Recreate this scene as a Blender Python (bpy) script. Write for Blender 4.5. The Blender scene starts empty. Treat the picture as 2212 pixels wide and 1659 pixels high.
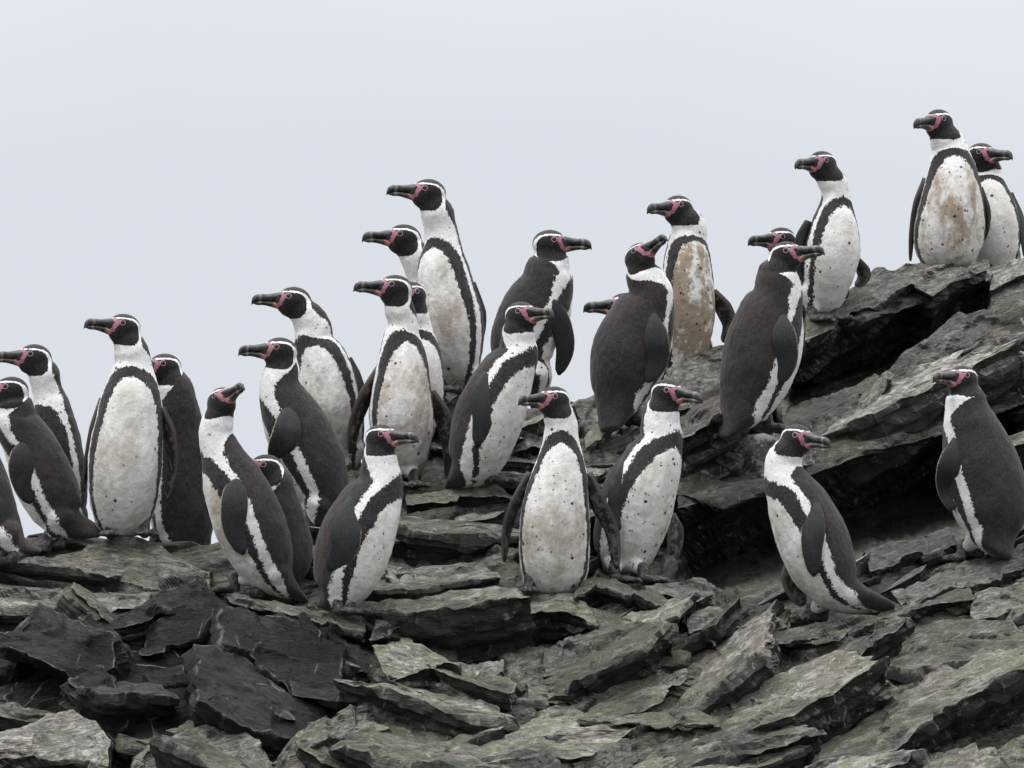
import bpy, math
import numpy as np
from mathutils import Vector

# ------------------------------------------------------------------ camera
SC = bpy.context.scene
COL = SC.collection
FV, CX, CY = 15000.0, 1106.0, 829.5          # focal length and centre in view pixels (2212 x 1659)
PITCH = math.radians(9.0)
CAM = np.array([0.0, 0.0, 1.5])
RT = np.array([1.0, 0.0, 0.0])
FW = np.array([0.0, math.cos(PITCH), math.sin(PITCH)])
UP = np.array([0.0, -math.sin(PITCH), math.cos(PITCH)])
cd = bpy.data.cameras.new('camera'); cam = bpy.data.objects.new('camera', cd); COL.objects.link(cam)
cam.location = CAM; cam.rotation_euler = (math.pi / 2 + PITCH, 0, 0)
cd.sensor_width = 36.0; cd.lens = 36.0 * FV / 2212.0
cd.clip_start = 0.5; cd.clip_end = 6000.0
SC.camera = cam

# ------------------------------------------------------------------ light
SUN_EL, SUN_AZ = math.radians(66), math.radians(230)
world = bpy.data.worlds.new('World'); SC.world = world; world.use_nodes = True
wt = world.node_tree; wt.nodes.clear()
wo = wt.nodes.new('ShaderNodeOutputWorld')
tc = wt.nodes.new('ShaderNodeTexCoord'); sx = wt.nodes.new('ShaderNodeSeparateXYZ')
wt.links.new(tc.outputs['Generated'], sx.inputs[0])
cr = wt.nodes.new('ShaderNodeValToRGB')
el = cr.color_ramp.elements
el[0].position = 0.46; el[0].color = (0.030, 0.032, 0.034, 1)
el[1].position = 0.50; el[1].color = (0.685, 0.715, 0.780, 1)
e = el.new(0.605); e.color = (0.71, 0.74, 0.80, 1)
e = el.new(0.75); e.color = (1.45, 1.48, 1.54, 1)
e = el.new(1.00); e.color = (2.95, 2.98, 3.05, 1)
mp = wt.nodes.new('ShaderNodeMath'); mp.operation = 'MULTIPLY_ADD'; mp.inputs[1].default_value = 0.5; mp.inputs[2].default_value = 0.5
wt.links.new(sx.outputs[2], mp.inputs[0])
wn = wt.nodes.new('ShaderNodeTexNoise'); wn.inputs['Scale'].default_value = 9.0; wn.inputs['Detail'].default_value = 3
wt.links.new(tc.outputs['Generated'], wn.inputs['Vector'])
wm = wt.nodes.new('ShaderNodeMath'); wm.operation = 'MULTIPLY_ADD'; wm.inputs[1].default_value = 0.02; 
wt.links.new(wn.outputs[0], wm.inputs[0]); wt.links.new(mp.outputs[0], wm.inputs[2])
wt.links.new(wm.outputs[0], cr.inputs[0])
bg = wt.nodes.new('ShaderNodeBackground'); bg.inputs[1].default_value = 1.0
wt.links.new(cr.outputs[0], bg.inputs[0])
sky = wt.nodes.new('ShaderNodeTexSky'); sky.sky_type = 'NISHITA'; sky.sun_disc = False
sky.sun_elevation = SUN_EL; sky.sun_rotation = SUN_AZ; sky.dust_density = 6; sky.air_density = 1
bg2 = wt.nodes.new('ShaderNodeBackground'); bg2.inputs[1].default_value = 0.002
wt.links.new(sky.outputs[0], bg2.inputs[0])
ad = wt.nodes.new('ShaderNodeAddShader')
wt.links.new(bg.outputs[0], ad.inputs[0]); wt.links.new(bg2.outputs[0], ad.inputs[1])
wt.links.new(ad.outputs[0], wo.inputs[0])
sd = bpy.data.lights.new('sun', 'SUN'); sd.energy = 1.5; sd.angle = math.radians(14); sd.color = (1.0, 0.97, 0.93)
sun = bpy.data.objects.new('sun', sd); COL.objects.link(sun)
sdir = Vector((math.sin(SUN_AZ) * math.cos(SUN_EL), math.cos(SUN_AZ) * math.cos(SUN_EL), math.sin(SUN_EL)))
sun.rotation_euler = sdir.to_track_quat('Z', 'Y').to_euler()
sun.location = (0, 10, 20)
SC.view_settings.view_transform = 'Standard'; SC.view_settings.look = 'None'
SC.view_settings.exposure = 0.0; SC.view_settings.gamma = 1.0
SC.view_settings.use_curve_mapping = False
SC.cycles.max_bounces = 5; SC.cycles.diffuse_bounces = 3

# ------------------------------------------------------------------ maths helpers
def P(x, y, D):
    x = np.asarray(x, float); y = np.asarray(y, float); D = np.asarray(D, float)
    return (CAM + D[..., None] * FW + (D * (x - CX) / FV)[..., None] * RT + (D * (CY - y) / FV)[..., None] * UP)

def nrm(v): return v / (np.linalg.norm(v) + 1e-12)

def _hash(ix, iy, iz, seed):
    h = (ix.astype(np.int64) * 374761393 + iy.astype(np.int64) * 668265263 + iz.astype(np.int64) * 2147483647 + seed * 1274126177) & 0xFFFFFFFF
    h = ((h ^ (h >> 13)) * 1274126177) & 0xFFFFFFFF
    h = (h ^ (h >> 16)) & 0xFFFFFFFF
    h = (h * 2246822519) & 0xFFFFFFFF
    return (h ^ (h >> 15)) & 0xFFFFFFFF

def _r(h, k):
    h = (h * (2654435761 + 2 * k * 40503) + k * 97) & 0xFFFFFFFF
    h = (h ^ (h >> 14)) & 0xFFFFFFFF
    return (h & 0xFFFFFF) / float(0x1000000)

def vnoise(p, seed=0):
    i = np.floor(p).astype(np.int64); f = p - i; f = f * f * (3 - 2 * f); out = 0
    for dx in (0, 1):
        wx = f[:, 0] if dx else 1 - f[:, 0]
        for dy in (0, 1):
            wy = f[:, 1] if dy else 1 - f[:, 1]
            for dz in (0, 1):
                wz = f[:, 2] if dz else 1 - f[:, 2]
                out = out + wx * wy * wz * _r(_hash(i[:, 0] + dx, i[:, 1] + dy, i[:, 2] + dz, seed), 1)
    return out * 2 - 1

def fbm(p, oct=3, seed=0):
    a, o, s = 1.0, 0, 0.0
    for k in range(oct):
        o = o + a * vnoise(p * (2.03 ** k) + 17.3 * k, seed + k); s += a; a *= 0.5
    return o / s

def facets(q, seed, tilt=0.7, soft=0.05):
    """Broken-rock relief: every cell of a jittered lattice has its own height and its own tilted plane."""
    i = np.floor(q).astype(np.int64); best = np.full(len(q), 1e9); val = np.zeros(len(q)); b2 = np.full(len(q), 1e9); v2 = np.zeros(len(q))
    for dx in (-1, 0, 1):
        for dy in (-1, 0, 1):
            for dz in (-1, 0, 1):
                h = _hash(i[:, 0] + dx, i[:, 1] + dy, i[:, 2] + dz, seed)
                c = np.stack([i[:, 0] + dx + _r(h, 1), i[:, 1] + dy + _r(h, 2), i[:, 2] + dz + _r(h, 3)], 1)
                d = q - c; dd = (d * d).sum(1); m = dd < best
                v = (_r(h, 4) * 2 - 1) + tilt * ((_r(h, 5) * 2 - 1) * d[:, 0] + (_r(h, 6) * 2 - 1) * d[:, 1] + (_r(h, 7) * 2 - 1) * d[:, 2])
                m2_ = (~m) & (dd < b2)
                b2 = np.where(m, best, np.where(m2_, dd, b2)); v2 = np.where(m, val, np.where(m2_, v, v2))
                best = np.where(m, dd, best); val = np.where(m, v, val)
    t = np.clip((np.sqrt(b2) - np.sqrt(best)) / soft, 0, 1)
    return val * (.5 + .5 * t) + v2 * (.5 - .5 * t)

def mesh_np(name, V, F, smooth=True):
    me = bpy.data.meshes.new(name)
    V = np.asarray(V, np.float32)
    if isinstance(F, np.ndarray):
        n = len(F); k = F.shape[1]
        me.vertices.add(len(V)); me.vertices.foreach_set('co', V.ravel())
        me.loops.add(n * k); me.loops.foreach_set('vertex_index', F.astype(np.int32).ravel())
        me.polygons.add(n)
        me.polygons.foreach_set('loop_start', np.arange(0, n * k, k, dtype=np.int32))
        me.update(calc_edges=True); me.validate()
    else:
        me.from_pydata([tuple(map(float, v)) for v in V], [], F)
    if smooth: me.polygons.foreach_set('use_smooth', np.ones(len(me.polygons), bool))
    me.update()
    return me

def fattr(me, name, arr):
    a = me.attributes.new(name, 'FLOAT', 'POINT'); a.data.foreach_set('value', np.asarray(arr, np.float32))

def verts(me):
    a = np.empty(len(me.vertices) * 3, np.float32); me.vertices.foreach_get('co', a); return a.reshape(-1, 3).astype(float)

def normals(me):
    a = np.empty(len(me.vertices) * 3, np.float32); me.vertices.foreach_get('normal', a); return a.reshape(-1, 3).astype(float)

def setverts(me, V):
    me.vertices.foreach_set('co', np.asarray(V, np.float32).ravel()); me.update()

def remesh(me, voxel, smooth_it, factor=0.5):
    o = bpy.data.objects.new('tmp', me); COL.objects.link(o)
    m = o.modifiers.new('r', 'REMESH'); m.mode = 'VOXEL'; m.voxel_size = voxel; m.adaptivity = 0.0
    if smooth_it:
        s = o.modifiers.new('s', 'SMOOTH'); s.iterations = smooth_it; s.factor = factor
    dg = bpy.context.evaluated_depsgraph_get(); dg.update()
    out = bpy.data.meshes.new_from_object(o.evaluated_get(dg))
    bpy.data.objects.remove(o); bpy.data.meshes.remove(me)
    return out

def link(name, me, mat, parent=None, loc=None):
    o = bpy.data.objects.new(name, me); COL.objects.link(o)
    if mat is not None: me.materials.clear(); me.materials.append(mat)
    if parent is not None: o.parent = parent
    if loc is not None: o.location = loc
    return o

def catmull(pts, n):
    """pts (k,m) -> n samples, and the station parameter of every sample"""
    pts = np.asarray(pts, float); k = len(pts)
    e = np.vstack([2 * pts[0] - pts[1], pts, 2 * pts[-1] - pts[-2]])
    s = np.linspace(0, k - 1, n); i = np.minimum(s.astype(int), k - 2); f = (s - i)[:, None]
    p0, p1, p2, p3 = e[i], e[i + 1], e[i + 2], e[i + 3]
    r = 0.5 * (2 * p1 + (p2 - p0) * f + (2 * p0 - 5 * p1 + 4 * p2 - p3) * f ** 2 + (3 * p1 - p0 - 3 * p2 + p3) * f ** 3)
    return r, s

def tube_faces(nr, ns, base=0, cap=True):
    F = []
    for i in range(nr - 1):
        for j in range(ns):
            a = base + i * ns + j; b = base + i * ns + (j + 1) % ns
            F.append((a, b, b + ns, a + ns))
    if cap:
        F.append(tuple(base + j for j in range(ns))[::-1])
        F.append(tuple(base + (nr - 1) * ns + j for j in range(ns)))
    return F

def sstep(x, a, b):
    t = np.clip((x - a) / (b - a), 0, 1); return t * t * (3 - 2 * t)

class Soup:
    def __init__(s): s.V = []; s.F = []
    def tube(s, C, A, B, ra, rb, ns=24):
        """rings at C with axes A*ra, B*rb"""
        base = len(s.V); t = np.linspace(0, 2 * math.pi, ns, endpoint=False)
        for c, a, b, x, y in zip(C, A, B, ra, rb):
            for q in t: s.V.append(c + a * x * math.cos(q) + b * y * math.sin(q))
        s.F += tube_faces(len(C), ns, base)
        return base
    def ellipsoid(s, c, ax, r, nu=20, nv=12):
        C = []; A = []; B = []; ra = []; rb = []
        for k in range(nv):
            th = math.pi * (k + 0.02) / (nv - 0.96)
            C.append(c + ax[0] * r[0] * math.cos(th)); A.append(ax[1]); B.append(ax[2])
            ra.append(r[1] * math.sin(th)); rb.append(r[2] * math.sin(th))
        s.tube(C, A, B, ra, rb, nu)
    def capsule(s, p, q, r0, r1, ns=14):
        p = np.asarray(p); q = np.asarray(q); T = nrm(q - p)
        A = nrm(np.cross(T, [0.31, 0.9, 0.2])); B = np.cross(T, A)
        L = np.linalg.norm(q - p); C = []; R = []
        for k in range(5):
            th = math.pi / 2 * k / 4; C.append(p - T * r0 * math.cos(th)); R.append(max(r0 * math.sin(th), r0 * 0.05))
        for k in range(5):
            th = math.pi / 2 * k / 4; C.append(q + T * r1 * math.sin(th)); R.append(max(r1 * math.cos(th), r1 * 0.05))
        s.tube(C, [A] * 10, [B] * 10, R, R, ns)
    def mesh(s, name, smooth=True): return mesh_np(name, np.array(s.V), s.F, smooth)

# ------------------------------------------------------------------ material helpers
class NT:
    def __init__(s, name):
        s.m = bpy.data.materials.new(name); s.m.use_nodes = True; s.t = s.m.node_tree; s.t.nodes.clear()
        s.out = s.t.nodes.new('ShaderNodeOutputMaterial'); s.b = s.t.nodes.new('ShaderNodeBsdfPrincipled')
        s.t.links.new(s.b.outputs[0], s.out.inputs[0])
    def put(s, sock, v):
        if hasattr(v, 'is_output') or isinstance(v, bpy.types.NodeSocket): s.t.links.new(v, sock)
        elif isinstance(v, tuple) and len(v) == 3 and sock.type == 'RGBA': sock.default_value = (*v, 1)
        else: sock.default_value = v
    def n(s, typ, **kw):
        nd = s.t.nodes.new(typ)
        for k, v in kw.items(): setattr(nd, k, v)
        return nd
    def math(s, op, a, b=0.0, c=None, clamp=False):
        nd = s.n('ShaderNodeMath', operation=op, use_clamp=clamp); s.put(nd.inputs[0], a); s.put(nd.inputs[1], b)
        if c is not None: s.put(nd.inputs[2], c)
        return nd.outputs[0]
    def attr(s, name, typ='GEOMETRY', out=2):
        nd = s.n('ShaderNodeAttribute', attribute_type=typ, attribute_name=name); return nd.outputs['Fac'] if out == 2 else nd.outputs['Vector']
    def coord(s, scale=(1, 1, 1), rot=(0, 0, 0), which='Object', off=None):
        t = s.n('ShaderNodeTexCoord'); mp = s.n('ShaderNodeMapping')
        s.t.links.new(t.outputs[which], mp.inputs[0]); mp.inputs['Scale'].default_value = scale; mp.inputs['Rotation'].default_value = rot
        if off is not None: s.put(mp.inputs['Location'], off)
        return mp.outputs[0]
    def noise(s, vec, scale, detail=3, rough=0.55, dist=0.0):
        nd = s.n('ShaderNodeTexNoise'); s.put(nd.inputs['Vector'], vec)
        nd.inputs['Scale'].default_value = scale; nd.inputs['Detail'].default_value = detail
        nd.inputs['Roughness'].default_value = rough; nd.inputs['Distortion'].default_value = dist
        return nd.outputs[0]
    def vor(s, vec, scale, feature='F1', out='Distance'):
        nd = s.n('ShaderNodeTexVoronoi', feature=feature); s.put(nd.inputs['Vector'], vec); nd.inputs['Scale'].default_value = scale
        return nd.outputs[out]
    def ss(s, x, a, b):
        nd = s.n('ShaderNodeMapRange', interpolation_type='SMOOTHSTEP'); s.put(nd.inputs[0], x)
        nd.inputs[1].default_value = a; nd.inputs[2].default_value = b; return nd.outputs[0]
    def mix(s, f, a, b):
        nd = s.n('ShaderNodeMix', data_type='RGBA'); s.put(nd.inputs[0], f); s.put(nd.inputs[6], a); s.put(nd.inputs[7], b); return nd.outputs[2]
    def ramp(s, f, stops):
        nd = s.n('ShaderNodeValToRGB'); s.put(nd.inputs[0], f); e = nd.color_ramp.elements
        e[0].position = stops[0][0]; e[0].color = (*stops[0][1], 1); e[1].position = stops[-1][0]; e[1].color = (*stops[-1][1], 1)
        for p, c in stops[1:-1]: q = e.new(p); q.color = (*c, 1)
        return nd.outputs[0]
    def bump(s, h, strength, dist):
        nd = s.n('ShaderNodeBump'); s.put(nd.inputs['Height'], h); nd.inputs['Strength'].default_value = strength; nd.inputs['Distance'].default_value = dist
        s.t.links.new(nd.outputs[0], s.b.inputs['Normal'])
    def fin(s, col, rough=0.7, spec=0.3):
        s.put(s.b.inputs['Base Color'], col); s.put(s.b.inputs['Roughness'], rough); s.b.inputs['Specular IOR Level'].default_value = spec
        return s.m

def seedvec(n):
    sd = n.attr('seed', 'OBJECT')
    c = n.n('ShaderNodeCombineXYZ'); n.put(c.inputs[0], sd); n.put(c.inputs[1], n.math('MULTIPLY', sd, 1.7)); n.put(c.inputs[2], n.math('MULTIPLY', sd, 0.6))
    return c.outputs[0]

def plumage():
    n = NT('plumage')
    co = n.coord(off=seedvec(n))
    jag = n.math('MULTIPLY_ADD', n.math('SUBTRACT', n.noise(co, 60, 3, 0.6), 0.5), 0.022, n.math('MULTIPLY', n.math('SUBTRACT', n.noise(n.coord((1, 1, .55), off=seedvec(n)), 240, 3, 0.75), 0.5), 0.027))
    jag = n.math('MULTIPLY', jag, n.math('SUBTRACT', 1.0, n.math('MULTIPLY', n.attr('fHead'), 0.72)))
    back = n.ss(n.math('ADD', n.attr('fBack'), jag), -0.0008, 0.0008)
    mask = n.ss(n.math('SUBTRACT', n.math('MULTIPLY', jag, 1.0), n.attr('fMask')), -0.0007, 0.0007)
    band = n.ss(n.math('ADD', n.attr('fBand'), jag), -0.0008, 0.0008)
    pink = n.ss(n.math('ADD', n.attr('fPink'), n.math('MULTIPLY', jag, 0.4)), -0.0006, 0.0008)
    vd = n.n('ShaderNodeTexVoronoi'); n.put(vd.inputs['Vector'], n.n('ShaderNodeVectorMath', operation='ADD').outputs[0])
    va = vd.inputs['Vector'].links[0].from_node; n.put(va.inputs[0], co)
    wob = n.n('ShaderNodeTexNoise'); n.put(wob.inputs['Vector'], co); wob.inputs['Scale'].default_value = 160
    sc = n.n('ShaderNodeVectorMath', operation='SCALE'); n.put(sc.inputs[0], wob.outputs['Color']); sc.inputs['Scale'].default_value = 0.006
    n.put(va.inputs[1], sc.outputs[0]); vd.inputs['Scale'].default_value = 34
    cs = n.n('ShaderNodeSeparateColor'); n.put(cs.inputs[0], vd.outputs['Color'])
    rad = n.math('MULTIPLY_ADD', cs.outputs[0], 0.13, 0.06)
    rare = n.math('GREATER_THAN', cs.outputs[1], n.math('SUBTRACT', 1.0, n.attr('spots', 'OBJECT')))
    sp = n.math('MULTIPLY', n.math('SUBTRACT', 1.0, n.ss(n.math('DIVIDE', vd.outputs['Distance'], rad), 0.7, 1.3)), rare)
    sp = n.math('MULTIPLY', sp, n.attr('fSpot'))
    v2 = n.n('ShaderNodeTexVoronoi'); n.put(v2.inputs['Vector'], va.outputs[0]); v2.inputs['Scale'].default_value = 78
    c2 = n.n('ShaderNodeSeparateColor'); n.put(c2.inputs[0], v2.outputs['Color'])
    sp_b = n.math('MULTIPLY', n.math('SUBTRACT', 1.0, n.ss(v2.outputs['Distance'], 0.14, 0.30)), n.math('GREATER_THAN', c2.outputs[1], n.math('SUBTRACT', 1.0, n.math('MULTIPLY', n.attr('spots', 'OBJECT'), .22))))
    sp = n.math('MAXIMUM', sp, n.math('MULTIPLY', n.math('MULTIPLY', sp_b, n.attr('fSpot')), .85))
    # white feathers and their stains
    st = n.math('MULTIPLY', n.attr('stain', 'OBJECT'), .8)
    s1 = n.noise(n.coord((1, 1, 0.45), off=seedvec(n)), 13, 5, 0.68)
    s2 = n.noise(co, 60, 4, 0.7)
    sm = n.math('MULTIPLY', n.ss(n.math('MULTIPLY_ADD', s2, 0.35, s1), 0.54, 0.86), n.math('MULTIPLY_ADD', n.attr('fBelly'), 1.5, 0.16))
    sm = n.math('MULTIPLY', sm, st, clamp=True)
    wh = n.mix(n.ss(n.noise(co, 240, 3, 0.6), 0.3, 0.75), (0.62, 0.62, 0.62), (0.84, 0.83, 0.81))
    wh = n.mix(n.math('MULTIPLY', n.attr('fBelly'), n.math('MULTIPLY_ADD', s1, 0.8, -0.12)), wh, (0.61, 0.56, 0.475))
    wh = n.mix(sm, wh, n.mix(s2, (0.15, 0.112, 0.075), (0.43, 0.355, 0.265)))
    # dark feathers
    fsc = n.vor(n.coord((1, 1, 0.6), off=seedvec(n)), 190)
    fe = n.math('ADD', n.math('MULTIPLY', n.noise(n.coord((1, 1, 0.5), off=seedvec(n)), 400, 3, 0.75), 0.80), n.math('MULTIPLY', fsc, 0.30))
    pt = n.noise(co, 13, 3, 0.6)
    bk = n.mix(n.ss(fe, 0.30, 0.74), n.mix(n.ss(pt, .35, .65), (0.010, 0.0095, 0.010), (0.015, 0.013, 0.013)), n.mix(n.ss(pt, .35, .65), (0.031, 0.029, 0.031), (0.045, 0.038, 0.038)))
    bk = n.mix(n.math('MULTIPLY', n.ss(pt, 0.42, 0.7), n.math('MULTIPLY', n.attr('brown', 'OBJECT'), 0.75)), bk, n.mix(fe, (0.013, 0.008, 0.007), (0.062, 0.041, 0.037)))
    fc = n.mix(n.ss(fe, 0.4, 0.8), (0.006, 0.0055, 0.006), (0.030, 0.027, 0.027))
    bd = n.mix(n.ss(fe, 0.35, 0.75), (0.007, 0.006, 0.007), (0.042, 0.037, 0.038))
    col = n.mix(n.math('MAXIMUM', back, 0.0), wh, bk)
    col = n.mix(n.math('MULTIPLY', band, n.math('SUBTRACT', 1.0, back)), col, bd)
    col = n.mix(sp, col, (0.028, 0.024, 0.022))
    col = n.mix(mask, col, fc)
    pk = n.mix(n.noise(co, 150, 3), (0.22, 0.075, 0.088), (0.46, 0.20, 0.22))
    pk = n.mix(n.attr('lilac', 'OBJECT'), pk, (0.33, 0.17, 0.26))
    pk = n.mix(n.math('MULTIPLY', n.ss(n.noise(co, 230, 3, .7), .52, .64), .6), pk, (0.05, 0.03, 0.032))
    col = n.mix(pink, col, pk)
    n.bump(n.math('ADD', fe, n.math('MULTIPLY', n.noise(co, 110, 3, 0.6), 1.6)), 0.4, 0.003)
    rough = n.mix(pink, (0.82, 0.82, 0.82), (0.5, 0.5, 0.5))
    n.b.inputs['Sheen Weight'].default_value = 0.12; n.b.inputs['Sheen Roughness'].default_value = 0.5
    return n.fin(col, rough, 0.22)

def bill_mat(lower):
    n = NT('bill_horn'); co = n.coord(off=seedvec(n)); bx = n.attr('bx')
    a = n.noise(n.coord((1, 1, 1), off=seedvec(n)), 55, 4, 0.65)
    rid = n.noise(co, 190, 3, 0.6)
    c = n.mix(n.ss(a, 0.40, 0.72), (0.012, 0.012, 0.012), (0.075, 0.072, 0.066))
    bandp = n.math('SUBTRACT', 1.0, n.ss(n.math('ABSOLUTE', n.math('ADD', bx, n.math('MULTIPLY_ADD', a, 10.0, -69.0))), 1.0, 4.5))
    c = n.mix(n.math('MULTIPLY', bandp, 0.65), c, (0.20, 0.185, 0.165))
    if lower:
        g = n.math('ADD', bx, n.math('MULTIPLY', rid, 12.0))
        c = n.mix(n.math('SUBTRACT', 1.0, n.ss(g, 42, 50)), c, n.mix(n.ss(g, 36, 47), n.mix(rid, (0.40, 0.13, 0.14), (0.55, 0.25, 0.26)), (0.13, 0.085, 0.05)))
    n.bump(n.math('ADD', rid, a), 0.5, 0.004)
    return n.fin(c, 0.38, 0.5)

def flipper_mat():
    n = NT('flipper_skin'); co = n.coord(off=seedvec(n)); u = n.attr('fu'); v = n.attr('fv')
    f = n.noise(n.coord((1, 1, 0.6), off=seedvec(n)), 380, 3, 0.7); m = n.noise(co, 42, 4, 0.7)
    d = n.mix(n.ss(f, 0.3, 0.75), (0.011, 0.0115, 0.013), (0.041, 0.042, 0.045))
    d = n.mix(n.math('MULTIPLY', n.ss(n.noise(co, 18, 2), 0.5, 0.75), 0.5), d, (0.065, 0.060, 0.060))
    jag = n.math('MULTIPLY', n.math('SUBTRACT', n.noise(co, 200, 2), 0.5), 0.25)
    d = n.mix(n.ss(n.math('ADD', u, jag), 0.90, 0.97), d, (0.34, 0.28, 0.22))
    ve = n.mix(n.ss(m, 0.47, 0.60), (0.022, 0.020, 0.021), n.mix(f, (0.075, 0.065, 0.060), (0.20, 0.170, 0.148)))
    ve = n.mix(n.ss(n.math('ABSOLUTE', u), 0.55, 0.85), ve, (0.09, 0.07, 0.06))
    n.bump(n.math('ADD', f, m), 0.5, 0.003)
    return n.fin(n.mix(v, d, ve), 0.68, 0.3)

def foot_mat():
    n = NT('foot_skin'); co = n.coord(off=seedvec(n))
    a = n.noise(co, 60, 3, 0.6)
    c = n.mix(n.ss(a, 0.4, 0.7), (0.020, 0.018, 0.018), (0.13, 0.115, 0.11))
    n.bump(n.math('ADD', n.vor(co, 260), a), 0.8, 0.004)
    return n.fin(c, 0.55, 0.4)

def flat_mat(name, col, rough, spec=0.5, coat=0.0):
    n = NT(name); c = n.noise(n.coord(), 300, 2)
    n.b.inputs['Coat Weight'].default_value = coat
    return n.fin(n.mix(c, col, tuple(x * 0.8 for x in col)), rough, spec)

def rock_mat(name, ang, wet=0.0, green=0.5, pale=0.5):
    """layered schist; ang = dip of the bedding in the picture plane (degrees)"""
    n = NT(name)
    rot = (0, math.radians(ang), 0)
    t = n.n('ShaderNodeTexCoord'); vr = n.n('ShaderNodeVectorRotate', rotation_type='Y_AXIS'); n.t.links.new(t.outputs['Object'], vr.inputs['Vector']); vr.inputs['Angle'].default_value = math.radians(ang)
    def st(sx, sy, sz):
        mp = n.n('ShaderNodeMapping'); n.t.links.new(vr.outputs[0], mp.inputs[0]); mp.inputs['Scale'].default_value = (sx, sy, sz); return mp.outputs[0]
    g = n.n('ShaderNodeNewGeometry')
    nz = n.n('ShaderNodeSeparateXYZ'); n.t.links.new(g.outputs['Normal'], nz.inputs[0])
    streak = n.noise(st(1, 1, 3.2), 24, 6, 0.74, 0.9)
    fine = n.noise(st(1, 1, 1.9), 110, 5, 0.78, 0.4)
    patch = n.noise(st(1, 1, 1.6), 4.2, 5, 0.62, 0.8)
    patch2 = n.noise(st(1, 1, 1.3), 9.0, 5, 0.66, 0.5)
    under_shade = n.ramp(streak, [(0.34, (0.006, 0.006, 0.006)), (0.52, (0.030, 0.030, 0.029)), (0.72, (0.085, 0.083, 0.078))])
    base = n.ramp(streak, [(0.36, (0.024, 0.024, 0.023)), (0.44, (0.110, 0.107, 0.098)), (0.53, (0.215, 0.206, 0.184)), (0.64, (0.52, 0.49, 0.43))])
    base = n.mix(n.ss(fine, 0.42, 0.72), base, n.mix(streak, (0.09, 0.085, 0.074), (0.42, 0.39, 0.335)))
    tan = n.mix(fine, (0.085, 0.062, 0.046), (0.34, 0.265, 0.21))
    base = n.mix(n.math('MULTIPLY', n.ss(patch2, 0.52, 0.68), 0.55 * pale + 0.1), base, tan)
    gr = n.mix(fine, (0.038, 0.052, 0.020), (0.225, 0.262, 0.118))
    gm = n.math('MULTIPLY', n.ss(patch, 0.57 - 0.23 * green, 0.70 - 0.22 * green), n.ss(nz.outputs[2], 0.05, 0.55))
    gm = n.math('MULTIPLY', gm, n.ss(n.noise(st(1, 1, 2), 45, 4, 0.7), 0.30, 0.62))
    base = n.mix(n.math('MULTIPLY', gm, 0.78), base, gr)
    # weathered crust on upper faces; shade of sheltered faces painted in as darker rock
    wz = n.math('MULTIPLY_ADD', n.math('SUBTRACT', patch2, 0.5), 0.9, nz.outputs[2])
    base = n.mix(n.ss(wz, -0.05, 0.50), n.mix(n.math('MULTIPLY', n.ss(fine, 0.5, 0.8), .35), under_shade, base), base)
    crack = n.vor(st(1, 1, 5.5), 6.0, 'DISTANCE_TO_EDGE')
    ck = n.math('SUBTRACT', 1.0, n.ss(n.math('ADD', crack, n.math('MULTIPLY', fine, 0.09)), 0.035, 0.06))
    base = n.mix(n.math('MULTIPLY', ck, n.math('MULTIPLY', n.ss(patch, 0.46, 0.60), .8)), base, (0.010, 0.010, 0.010))
    spk = n.noise(st(1, 1, 1.8), 210, 4, 0.85)
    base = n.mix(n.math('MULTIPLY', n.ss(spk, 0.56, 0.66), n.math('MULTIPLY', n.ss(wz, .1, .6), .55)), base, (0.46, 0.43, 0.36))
    base = n.mix(n.math('MULTIPLY', n.math('SUBTRACT', 1.0, n.ss(spk, 0.36, 0.45)), .7), base, (0.015, 0.015, 0.014))
    big = n.noise(st(1, 1, 1.4), 2.6, 4, 0.6, 0.8)
    base = n.mix(n.math('MULTIPLY', n.ss(big, .50, .62), .72), base, n.mix(streak, (0.010, 0.011, 0.011), (0.085, 0.086, 0.078)))
    wear = n.ss(n.math('MULTIPLY_ADD', n.math('SUBTRACT', fine, .5), 1.1, n.attr('edge')), 0.45, 0.95)
    wear = n.math('MULTIPLY', wear, n.ss(n.noise(n.coord(), 15, 3, .7), .44, .56))
    # guano splashes and mineral veins
    gu = n.math('MULTIPLY', n.ss(n.noise(n.coord((1, 1, 0.55)), 19, 6, 0.78, 0.3), 0.60, 0.66), 0.85 * pale)
    base = n.mix(gu, base, (0.50, 0.49, 0.46))
    vein = n.vor(n.coord((1, 1, 1)), 5.0, 'DISTANCE_TO_EDGE')
    vn = n.math('MULTIPLY', n.math('SUBTRACT', 1.0, n.ss(vein, 0.003, 0.013)), n.ss(n.noise(n.coord(), 7, 3), 0.52, 0.62))
    base = n.mix(n.math('MULTIPLY', vn, 0.45), base, (0.40, 0.38, 0.34))
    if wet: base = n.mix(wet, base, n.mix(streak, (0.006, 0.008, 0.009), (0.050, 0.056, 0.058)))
    oi = n.n('ShaderNodeObjectInfo').outputs['Random']
    vs = n.n('ShaderNodeVectorMath', operation='SCALE'); n.put(vs.inputs[0], base); n.put(vs.inputs['Scale'], n.math('MULTIPLY_ADD', oi, 1.05, .38)); base = vs.outputs[0]
    sp2 = n.math('MULTIPLY', n.ss(n.noise(n.coord((1, 1, .7)), 5.5, 6, .72), .605, .65), n.ss(spk, .36, .5))
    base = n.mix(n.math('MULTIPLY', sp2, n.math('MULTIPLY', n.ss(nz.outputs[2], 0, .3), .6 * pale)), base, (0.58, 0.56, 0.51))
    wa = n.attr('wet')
    spk_w = n.math('MULTIPLY', wa, n.math('SUBTRACT', 1.0, n.math('MULTIPLY', n.ss(spk, .58, .66), .40)))
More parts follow.
